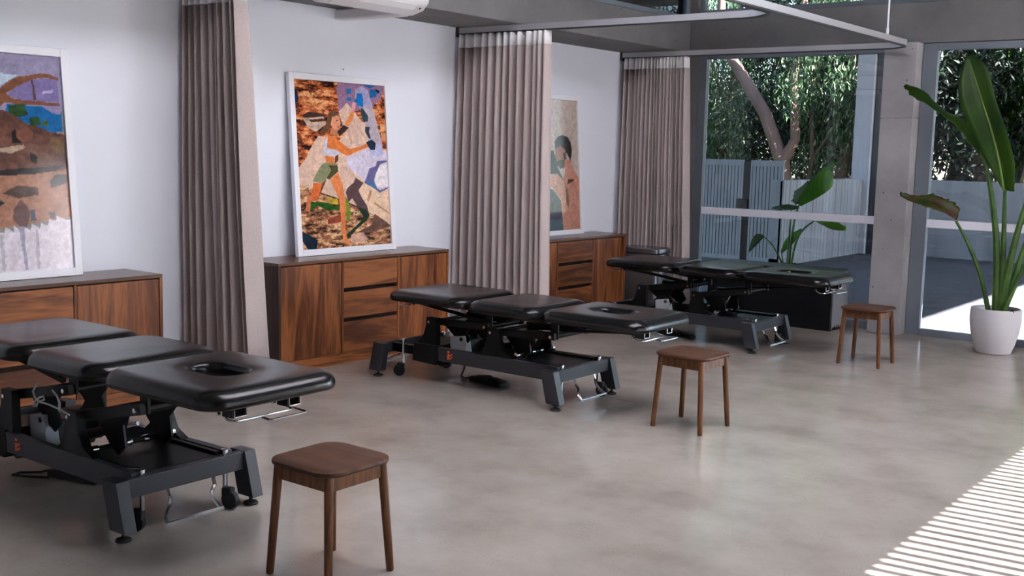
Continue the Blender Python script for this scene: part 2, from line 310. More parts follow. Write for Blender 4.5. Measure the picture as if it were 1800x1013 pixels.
# right wall: glazed from y=-2.9 to 7.47, solid beyond
struct(MB().box(XR, XR + 0.2, 7.47, 8.1, 0.0, HC).box(XR, XR + 0.2, 8.1, 10.3, 0.0, 0.6).box(XR, XR + 0.2, 8.1, 10.3, HB, HC).box(XR, XR + 0.2, 10.3, YW + 0.2, 0.0, HC).box(XR, XR + 0.2, YB, 7.47, HB + 0.0, HC).box(XR, XR + 0.2, YB, 2.4, 0, HB).build('wall_right', M['conc']))
def window(name, x0, x1, z0, z1, y, rail=None, fw=0.06, d=0.07, axis='x', mull=(), fl=None, gm='glass'):
    """glazed opening in the plane y (axis x) or x (axis y)"""
    def B(mb, a0, a1, zz0, zz1, dd0, dd1):
        return mb.box(a0, a1, y + dd0, y + dd1, zz0, zz1) if axis == 'x' else mb.box(y + dd0, y + dd1, a0, a1, zz0, zz1)
    r = empty(name, (0, 0, 0)); struct(r)
    fl = fl or fw
    f = MB(); B(f, x0, x0 + fl, z0, z1, 0, d); f.build('window_frame', M['frame'], r, bevel=0.004)
    f = MB(); B(f, x1 - fw, x1, z0, z1, 0, d); f.build('window_frame', M['frame'], r, bevel=0.004)
    f = MB(); B(f, x0 + fl, x1 - fw, z1 - fw, z1, 0, d); f.build('window_frame', M['frame'], r, bevel=0.004)
    f = MB(); B(f, x0 + fl, x1 - fw, z0, z0 + fw, 0, d); f.build('window_frame', M['frame'], r, bevel=0.004)
    for a in mull:
        f = MB(); B(f, a - fw / 2, a + fw / 2, z0 + fw, z1 - fw, 0, d); f.build('mullion', M['frame'], r, bevel=0.004)
    if rail:
        f = MB(); B(f, x0 + fl, x1 - fw, rail[0], rail[1], 0.005, d - 0.02); f.build('window_rail', M['rail'], r, bevel=0.003)
    g = MB(); B(g, x0 + fl - .005, x1 - fw + .005, z0 + fw - .005, z1 - fw + .005, d * 0.6, d * 0.6 + 0.008); g.build('pane', M[gm], r)
    return r
window('window_1', 0.79, 2.86, 0.0, HB, YW + 0.01, rail=(1.01, 1.085), fw=0.075, fl=0.095, gm='glass_tint')
window('window_2', 3.09, 5.55, 0.0, HB, YW + 0.01, rail=(1.01, 1.085), fw=0.062, fl=0.13, gm='glass_tint')
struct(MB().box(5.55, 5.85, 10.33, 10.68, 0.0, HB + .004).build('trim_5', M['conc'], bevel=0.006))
window('window_3', 5.85, XR, 0.0, HB, YW + 0.01, rail=(1.01, 1.085), fw=0.065)
window('window_4', 0.76, XR, HT, HC, YW + 0.05, fw=0.05, mull=(2.9, 5.5), gm='glass_tint')
window('window_5', 2.3, YW, HT - 0.06, HC, 0.60, fw=0.05, axis='y', mull=(5.2, 8.0), gm='glass_tint')
struct(MB().box(0.55, 0.68, YB, 2.3, HT - 0.06, HC).build('trim_10', M['conc']))
struct(MB().box(-0.25, XR + .3, YB - 0.2, YB, 0.0, HC).build('wall_back', M['white']))
w8 = empty('added_far_window', (0, 0, 0)); struct(w8)  # unseen frosted window, added to brighten the far end of the room
for ya in (8.1, 9.2, 10.26): MB().box(XR + .06, XR + .13, ya, ya + .04, 0.6, HB).build('window_frame', M['frame'], w8)
for ya in (8.14, 9.24): MB().prism([(ya, .6), (ya + (1.06 if ya < 9 else 1.02), .6), (ya + (1.06 if ya < 9 else 1.02), HB), (ya, HB)], XR + .095, XR + .0955, 'x').build('added_light_pane', M['frosted'], w8)
window('window_6', 2.4, 7.47, 0.0, HB, XR + 0.06, fw=0.06, axis='y', mull=(), gm='glass_side')
struct(MB().box(-0.02, 0.0, 0, 0.01, 0, 0.01).build('trim_6', M['white'])) if False else None
# ---------------------------------------------------------------- outside
deck = empty('terrace_paving', (0, 0, 0)); struct(deck)
MB().box(-1.9, 12, YW + 0.12, 19.0, -0.2, -0.045).build('paving_bed', M['soil_out'], deck)
slab = None
for i in range(9):
    for j in range(6):
        x0 = -1.75 + i * 1.42; y0 = YW + 0.13 + j * 1.42
        if slab is None:
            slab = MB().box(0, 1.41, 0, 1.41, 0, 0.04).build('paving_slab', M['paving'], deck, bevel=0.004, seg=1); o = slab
        else:
            o = slab.copy(); COL.objects.link(o)
        o.location = (x0, y0, -0.04 + random.uniform(-.001, .001))
struct(MB().box(-60, 60, 19.0, 90, -0.4, -0.25).box(-60, -1.9, -30, 19.0, -0.4, -0.25).box(30, 60, -30, 19, -0.4, -0.25).build('forest_ground', M['soil_out']))
struct(MB().box(8.36, 30, -30, YW + .1, -0.4, -0.06).box(-1.9, 8.36, -30, YB - .3, -0.4, -0.06).box(12.01, 30, YW + .1, 19, -0.4, -0.06).build('bounce_paving', M['paving_pale']))  # unseen pale paving, added to bounce sunlight into the room
o = MB().box(-0.62, -0.42, 15.5, 18.62, -0.2, 1.27).build('boundary_wall', M['conc_out'], bevel=0.01)
struct(o); o['label'] = 'low board-marked concrete wall running back from the slatted gate'
for k in range(24):
    y = 15.56 + k * 0.128
    MB().box(-0.422, -0.414 + random.uniform(0, .004), y, y + 0.121, 0.0, 1.262).build('board_mark', M['conc_out'], o)
o = MB().box(0.0, 12, 19.06, 19.26, -0.2, 1.28).build('boundary_wall', M['conc_out'], bevel=0.01)
struct(o); o['label'] = 'low concrete wall closing the far side of the terrace'
struct(MB().box(-0.61, -0.31, 18.62, 18.95, 0.0, HC).build('trim_7', M['conc_pale'], bevel=0.01))
struct(MB().box(4.6, 4.9, 18.62, 18.95, 0.0, HC).build('trim_8', M['conc_pale'], bevel=0.01))
# gate of two slatted leaves
def gate_leaf(x0, x1, label):
    g = empty('slatted_gate', ((x0 + x1) / 2, 15.5, 0)); tag(g, label, 'gate')
    h = (x1 - x0) / 2; T = 1.555
    MB().box(-h, h, 0.0, 0.04, T - 0.09, T).build('top_rail', M['gate'], g, bevel=.003)
    MB().box(-h, h, 0.0, 0.04, 0.04, 0.10).build('bottom_rail', M['gate'], g, bevel=.003)
    MB().box(-h, -h + .03, 0.0, 0.04, 0.10, T - 0.09).build('stile', M['gate'], g)
    MB().box(h - .03, h, 0.0, 0.04, 0.10, T - 0.09).build('stile', M['gate'], g)
    MB().box(-h + .03, h - .03, 0.03, 0.038, 0.10, T - 0.09).build('backing_sheet', M['steel_black'], g)
    n = int(round((x1 - x0 - 0.06) / 0.055)); p = (x1 - x0 - 0.06) / n; proto = None
    for k in range(n):
        if proto is None: o = proto = MB().box(0, p - 0.012, 0.004, 0.03, 0.10, T - 0.09).build('slat', M['gate'], g)
        else: o = proto.copy(); COL.objects.link(o)
        o.location.x = -h + .03 + k * p + .006
    return g
gate_leaf(-1.87, -1.09, 'wider grey slatted gate leaf at the left of the terrace, beside the latch gap')
column_post = MB().box(-.300, -.14, 18.70, 18.80, 0, HC).build('added_dark_post', M['steel_grey']); struct(column_post)  # dark post added to darken the far column's bright side
g = gate_leaf(-0.97, -0.45, 'narrow grey slatted gate leaf next to the low concrete wall')
t = empty('gate_post', (-1.03, 15.52, 0)); tag(t, 'black gate post with a latch in the gap between the slatted gate leaves', 'post')
MB().box(-.05, .05, 0.0, .06, 0, 1.53).build('post_shaft', M['steel_black'], t)
MB().box(-.14, .03, -.06, 0.0, .80, .97).build('latch', M['steel_black'], t, bevel=.01)
# batten screen outside the right hand glazing
bs = empty('batten_screen', (8.42, 0, 0)); tag(bs, 'screen of thin vertical timber battens outside the right-hand glazing', 'screen')
MB().box(0.03, 0.06, 2.3, 7.9, 0.03, 0.08).build('rail', M['steel_grey'], bs); MB().box(0.03, 0.06, 2.3, 7.9, 3.3, 3.35).build('rail', M['steel_grey'], bs)
proto = None; y = 2.32
while y < 7.85:
    if proto is None: o = proto = MB().box(-.012, 0.03, -0.026, 0.026, 0.0, 3.4).build('batten', M['batten'], bs)
    else: o = proto.copy(); COL.objects.link(o)
    o.location.y = y; y += 0.088 + random.uniform(-.007, .007)
# trees
def leaf_cloud(name, n, seed, rad, L, Wd, droop, mat, clusters):
    rng = np.random.default_rng(seed)
    cl = rng.normal(size=(clusters, 3)); cl /= np.linalg.norm(cl, axis=1)[:, None]; cl *= rng.random((clusters, 1)) ** 0.4
    cl *= np.array(rad) * 0.92
    ci = rng.integers(0, clusters, n)
    off = rng.normal(size=(n, 3)) * np.array([0.23, 0.23, 0.34])
    c = cl[ci] + off
    d = rng.normal(size=(n, 3)) * (1 - droop); d[:, 2] -= droop * 1.3; d /= np.linalg.norm(d, axis=1)[:, None]
    s = np.cross(d, rng.normal(size=(n, 3))); s /= np.linalg.norm(s, axis=1)[:, None]
    ln = L * rng.uniform(.6, 1.3, (n, 1)); wd = Wd * rng.uniform(.7, 1.3, (n, 1))
    v = np.stack([c, c + d * ln * .5 + s * wd * .5, c + d * ln, c + d * ln * .5 - s * wd * .5], 1).reshape(-1, 3)
    me = bpy.data.meshes.new(name); me.vertices.add(4 * n); me.vertices.foreach_set('co', v.ravel())
    me.loops.add(4 * n); me.loops.foreach_set('vertex_index', np.arange(4 * n, dtype=np.int32))
    me.polygons.add(n); me.polygons.foreach_set('loop_start', np.arange(0, 4 * n, 4, dtype=np.int32)); me.update(calc_edges=True)
    me.materials.append(mat); return me
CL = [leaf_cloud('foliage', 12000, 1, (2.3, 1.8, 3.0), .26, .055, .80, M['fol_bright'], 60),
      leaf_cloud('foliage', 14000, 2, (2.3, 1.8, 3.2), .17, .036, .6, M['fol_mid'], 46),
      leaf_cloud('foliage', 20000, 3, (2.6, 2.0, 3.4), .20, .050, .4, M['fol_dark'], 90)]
def tree(x, y, kind, h, lean, label, s=1.0, tr=0.16):
    t = empty('tree', (x, y, -0.25), 0); tag(t, label, 'tree')
    pts = [(lean * f * f * 1.0 + 0.12 * math.sin(f * 6 + x), 0.15 * math.sin(f * 5 + y), f * h) for f in np.linspace(0, 1, 9)]
    MB().tube(pts, [tr * (1 - .65 * i / 8) for i in range(9)], 8).build('trunk', M['bark'], t, smooth=True)
    for k in range(4):
        a = pts[4 + k % 4]; an = x * 3 + k * 1.9
        b = [a, (a[0] + .6 * math.cos(an), a[1] + .4 * math.sin(an), a[2] + .5), (a[0] + 1.3 * math.cos(an), a[1] + .8 * math.sin(an), a[2] + 1.3)]
        MB().tube(b, [.05, .035, .012], 6).build('branch', M['bark'], t, smooth=True)
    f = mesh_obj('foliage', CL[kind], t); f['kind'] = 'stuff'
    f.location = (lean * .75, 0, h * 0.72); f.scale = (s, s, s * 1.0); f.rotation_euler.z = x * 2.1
    return t
TL = ['bright drooping tree at the far left of the left window, above the gate', 'small bright tree at the left edge of the left window, nearest the gate', 'dark tree behind the bright drooping ones above the gate', 'grey-green tree just behind the leaning trunk in the left window', 'dark tree right of the leaning trunk, above the narrow gate leaf', 'grey-green tree over the middle of the low wall in the left window',
 'dark tall tree left of the pale outside column', 'dark tree hidden mostly behind the concrete column between the windows', 'bright tree at the left edge of the right window, behind the arching leaf', 'grey-green tree behind the tall upright plant leaf in the right window', 'dark tree at the right edge of the right window',
 'tall dark tree far back beyond the left edge of the left window', 'tallest dark tree in the back row above the slatted gate', 'dark back-row tree above the low wall in the left window', 'dark back-row tree seen in line with the concrete column', 'dark back-row tree in the right window',
 'grey-green tree left of the terrace, glimpsed through the corner of the high windows', 'dark tree left of the terrace beside the gate', 'grey-green tree outside behind the far corner curtain', 'dark tree outside the high left windows', 'grey-green tree to the right of the terrace, beyond the right window',
 'very tall gum tree added to block sky glare, far behind the bright drooping trees', 'very tall gum tree added to block sky glare, far behind the slatted gate', 'very tall gum tree added to block sky glare, far behind the low wall']
TR = [(-9.2, 24.0, 0, 4.2, .3, .8), (-6.9, 22.6, 0, 4.3, -.2, .8), (-7.6, 27.5, 2, 3.6, 0, .7), (-5.4, 23.5, 1, 4.6, .1, .9), (-3.7, 24.6, 2, 5.4, .2, 1.0), (-2.2, 22.4, 1, 4.6, 0, .85),
      (-0.9, 25.0, 2, 5.8, .2, 1.05), (0.4, 22.6, 2, 4.8, -.2, .9), (1.6, 23.8, 0, 5.0, .3, .9), (2.9, 22.5, 1, 4.8, 0, .9), (4.3, 24.5, 2, 5.4, 0, 1.1),
      (-11.5, 27, 2, 3.8, 0, .7), (-5.4, 29.5, 2, 4.8, 0, .9), (-1.8, 29.0, 2, 6.4, 0, 1.15), (1.2, 29.0, 2, 6.6, 0, 1.2), (4.5, 29.5, 2, 6.6, 0, 1.2),
      (-10.5, 20.5, 1, 5.2, 0, 1.0), (-8.5, 17.0, 2, 5.0, 0, 1.0), (-7.5, 12.5, 1, 5.5, 0, 1.0), (-7.0, 7.5, 2, 6.0, 0, 1.1), (7.5, 24.0, 1, 5.6, 0, 1.1), (-9.5, 32, 1, 12.5, 0, 1.1), (-6.0, 32.5, 1, 12.8, 0, 1.15), (-2.6, 33, 1, 12.5, 0, 1.1)]  # last three trees added: high crowns block sky glare on the floor
for k, (x, y, kd, h, ln, s) in enumerate(TR):
    tree(x, y, kd, h, ln, TL[k], s)
LTX = -2.9
LTP = [(-2.9, -.25), (-3.07, 1.5), (-3.5, 2.46), (-3.98, 3.16), (-4.35, 3.65), (-4.6, 4.4), (-4.6, 5.4)]
t = empty('leaning_tree', (LTX, 21.3, -0.25)); tag(t, 'pinkish-barked leaning tree trunk seen through the left window', 'tree')
MB().tube([(a - LTX, 0, b + .25) for a, b in LTP], [.17, .15, .13, .12, .11, .09, .08], 10).build('trunk', M['bark'], t, smooth=True)
MB().tube([(LTP[3][0] - LTX, 0, LTP[3][1] + .25), (LTP[3][0] - LTX - .4, .1, LTP[3][1] + .7), (LTP[3][0] - LTX - 1.1, .2, LTP[3][1] + 1.3)], [.08, .06, .04], 7).build('branch', M['bark'], t, smooth=True)
MB().tube([(LTP[1][0] - LTX, 0, LTP[1][1] + .25), (LTP[1][0] - LTX + .25, 0, 2.2), (LTP[1][0] - LTX + .15, 0, 3.4), (LTP[1][0] - LTX + .3, 0, 5)], [.13, .10, .08, .06], 8).build('branch', M['bark'], t, smooth=True)
for i, (x, y, ln) in enumerate([(-2.95, 21.9, .25), (-1.35, 21.6, -.2), (1.2, 21.5, .3)]):
    t = empty('slender_tree', (x, y, -.25)); tag(t, ['slender bare sapling trunk near the leaning tree', 'thin pale trunk above the boundary wall, just left of the far column', 'thin trunk behind the upright palm-like leaf in the right window'][i], 'tree')
    MB().tube([(0, 0, 0), (ln, 0, 1.8), (ln * .6, 0, 3.5), (ln * 1.4, 0, 5.5)], [.05, .045, .035, .02], 6).build('trunk', M['bark'], t, smooth=True)
    MB().tube([(ln, 0, 1.8), (ln + .5, 0, 2.6), (ln + .6, 0, 3.6)], [.025, .02, .01], 5).build('branch', M['bark'], t, smooth=True)
# ---------------------------------------------------------------- curtains and tracks
def track(name, pts, label):
    # flat rail: sweep of a 22 x 45 mm section in plan
    t = empty(name, (0, 0, 0)); tag(t, label, 'curtain track', 'ceiling curtain tracks')
    P = [Vector((a, b, 0)) for a, b in pts]
    def sweep(w, z0, z1):
        bm = bmesh.new(); R = []
        for i, p in enumerate(P):
            d = (P[min(i+1, len(P)-1)] - P[max(i-1, 0)]).normalized(); nn = Vector((-d.y, d.x, 0))
            R.append([bm.verts.new((p.x + nn.x * q, p.y + nn.y * q, z)) for q, z in ((-w, z0), (w, z0), (w, z1), (-w, z1))])
        for A, B in zip(R, R[1:]):
            for k in range(4): bm.faces.new([A[k], A[(k+1) % 4], B[(k+1) % 4], B[k]])
        bm.faces.new(R[0]); bm.faces.new(R[-1][::-1]); m = MB(); m.bm.free(); m.bm = bm; return m
    sweep(0.017, 2.630, 2.678).build('rail', M['track'], t)
    sweep(0.012, 2.618, 2.630).build('slot', M['track_dark'], t)
    return t
def arc(cx, cy, r, a0, a1, n=12): return [(cx + r * math.cos(math.radians(a0 + (a1 - a0) * i / n)), cy + r * math.sin(math.radians(a0 + (a1 - a0) * i / n))) for i in range(n + 1)]
YT2, YT3, YT1, XT = 7.56, 10.24, 4.715, 3.08
t3 = track('curtain_track', [(0.02, YT3)] + [(2.6, YT3)] + arc(2.80, YT3 - .28, .28, 90, 0) + [(XT, 8.5), (XT, 6.0), (XT, 1.0)], 'long grey track along the far window, curving back towards the room at the concrete column')
t2 = track('curtain_track', [(0.02, YT2), (1.5, YT2)] + arc(2.70, YT2 - .34, .34, 90, 0) + [(3.04, 6.9)], 'grey track of the middle bay curving into the long rail')
t1 = track('curtain_track', [(0.02, YT1), (1.5, YT1)] + arc(2.70, YT1 - .34, .34, 90, 0) + [(3.04, 4.1)], 'grey track over the nearest curtain, mostly above the picture')
for y in (9.55, 6.62, 3.6):
    MB().tube([(XT, y, 2.678), (XT, y, HC)], 0.008, 8).build('hanger_rod', M['rail'], t3, smooth=True)
    MB().lathe([(.012, 0), (.012, .05), (.008, .06)], (XT, y, 2.676), 10).build('rod_socket', M['rail'], t3, smooth=True)
for tt, y in ((t1, YT1), (t2, YT2), (t3, YT3)):
    MB().box(0.0, 0.022, y - .03, y + .03, 2.60, 2.684).build('end_cap', M['track_dark'], tt)
def curtain(y, xt, xb, nf, seed, label, z0=0.02, x0t=0.03, x0b=0.02, hb=2.505):
    rng = random.Random(seed); N = nf * 14; Z = [hb, 2.3, 2.0, 1.6, 1.2, .8, .4, z0]
    ws = [rng.uniform(.45, 1.8) for _ in range(nf)]; ws[-1] = .75; ws[0] = .8; tot = sum(ws); cum = [0]
    for q in ws: cum.append(cum[-1] + q / tot)
    am = [rng.uniform(.7, 1.25) for _ in range(nf + 1)]; ph = [rng.uniform(-.35, .35) for _ in range(nf + 1)]
    sw = [rng.uniform(-.012, .012) for _ in range(nf + 1)]
    def P(i, z, amp):
        u = i / N * nf; k = min(int(u), nf - 1); f = u - k
        s = cum[k] + (cum[k+1] - cum[k]) * f; t = (2.62 - z) / 2.6
        xx = (x0t + (x0b - x0t) * t) + s * ((xt - x0t) * (1 - t) + (xb - x0b) * t) + sw[k] * t * math.sin(PI * f)
        a = amp * (am[k] * (1 - f) + am[k+1] * f)
        wv = math.cos(2 * PI * f + ph[k] * t)
        wv = math.copysign(abs(wv) ** 0.75, wv)
        return (xx + 0.004 * math.sin(4 * PI * f + z * .6 + k), y + a * wv + .006 * math.sin(z * 2.1 + k * 1.7) * t, z)
    root = empty('curtain', (0, 0, 0)); tag(root, label, 'curtain')
    def sheet(name, zs, amps, mat):
        bm = bmesh.new(); rows = [[bm.verts.new(P(i, z, a)) for i in range(N + 1)] for z, a in zip(zs, amps)]
        for A, B in zip(rows, rows[1:]):
            for i in range(N): bm.faces.new([A[i], A[i+1], B[i+1], B[i]])
        m = MB(); m.bm.free(); m.bm = bm; o = m.build(name, mat, root, smooth=False); o.data.shade_smooth()
        sm = o.modifiers.new('solid', 'SOLIDIFY'); sm.thickness = .0025
        return o
    sheet('drape', Z, [.046, .050, .056, .062, .066, .068, .070, .072], M['curtain'])
    sheet('heading', [2.618, 2.58, hb], [.040, .043, .046], M['heading'])
    return root
curtain(YT1, 0.605, 0.79, 10, 3, 'taupe floor-length curtain nearest the camera, left of the woman poster', hb=2.545)
curtain(YT2, 0.985, 1.03, 13, 11, 'wide taupe curtain with white heading between the middle and far cabinets')
curtain(YT3, 0.80, 0.90, 17, 23, 'narrow-pleated taupe curtain with white heading in the far corner by the window', x0t=.05, x0b=.05)
# ---------------------------------------------------------------- air conditioner
a = empty('air_conditioner', (0.68, 5.70, 2.60)); tag(a, 'white wall-mounted air conditioner under the concrete beam', 'air conditioner')
MB().prism([(0.0, 0.0), (0.09, -0.004), (0.19, 0.022), (0.245, 0.075), (0.265, 0.16), (0.245, 0.29), (0.0, 0.31)], -0.46, 0.46).build('casing', M['ac'], a, bevel=0.018, seg=3)
MB().prism([(0.10, -0.008), (0.20, 0.024), (0.197, 0.029), (0.097, -0.003)], -0.40, 0.34).build('louvre_flap', M['ac'], a, bevel=.002)
MB().prism([(0.197, 0.018), (0.232, 0.055), (0.229, 0.058), (0.194, 0.021)], -0.40, 0.34).build('louvre_flap', M['ac'], a, bevel=.002)
MB().prism([(0.208, 0.028), (0.218, 0.038), (0.2165, 0.0395), (0.2065, 0.0295)], 0.385, 0.40).build('indicator_light', M['steel_grey'], a)
p = MB().box(0.0, 0.70, 6.10, 6.20, 2.597, 2.683).build('pipe_cover', M['ac'], bevel=0.02, seg=3)
tag(p, 'short white pipe cover running from the wall to the air conditioner', 'pipe cover')
s = MB().tube([(0.0, 6.17, 2.23), (0.022, 6.17, 2.228)], .004, 6).ball((.024, 6.17, 2.228), .007).build('wall_hook', M['chrome'])
tag(s, 'tiny metal hook on the white wall above the woman poster', 'hook')
# ---------------------------------------------------------------- cabinets
def cabinet(y0, label):
    D, H, W = 0.424, 0.803, 1.83
    r = empty('sideboard', (0, y0, 0)); tag(r, label, 'sideboard', 'walnut sideboards along the white wall')
    e = 0.022; zb = 0.085; X0 = .012
    MB().box(X0, D, 0, W, H - e, H).build('top', M['wal_top'], r, bevel=.002)
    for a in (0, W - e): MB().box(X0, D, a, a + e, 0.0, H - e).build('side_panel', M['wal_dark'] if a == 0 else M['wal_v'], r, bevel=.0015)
    MB().box(X0, D - .03, e, W - e, zb, H - e).build('carcass', M['dark'], r)
    MB().box(X0, D - .006, e, W - e, 0.0, zb).build('plinth', M['wal_h'], r, bevel=.002)
    d1, d2 = 0.622, 1.228; g = 0.004
    for a in (d1, d2): MB().box(D - .03, D, a - .010, a + .010, zb, H - e).build('divider', M['wal_v'], r, bevel=.001)
    for a, b in ((e + g, d1 - .010 - g), (d2 + .010 + g, W - e - g)):
        MB().box(D - .022, D - .003, a, b, zb + g, H - e - 0.008).build('door', M['wal_v'], r, bevel=.002)
    zt = H - e - 0.008; hh = (zt - zb) / 3
    for k in range(3):
        z1 = zt - k * hh; zz = z1 - hh + 0.010
        # front with a chamfered lower finger pull
        MB().prism([(D - .022, zz + .035), (D - .003, zz + 0.022 if k < 2 else zz), (D - .003, z1), (D - .022, z1)] if k < 2 else [(D - .022, zz - .006), (D - .003, zz - .006), (D - .003, z1), (D - .022, z1)], d1 + .010 + g, d2 - .010 - g).build('drawer', M['wal_h'], r, bevel=.0015)
    return r
cabinet(2.39, 'walnut sideboard nearest the camera under the rock landscape poster')
cabinet(5.17, 'walnut sideboard in the middle bay under the woman poster')
cabinet(7.955, 'walnut sideboard in the far bay beside the corner curtain')
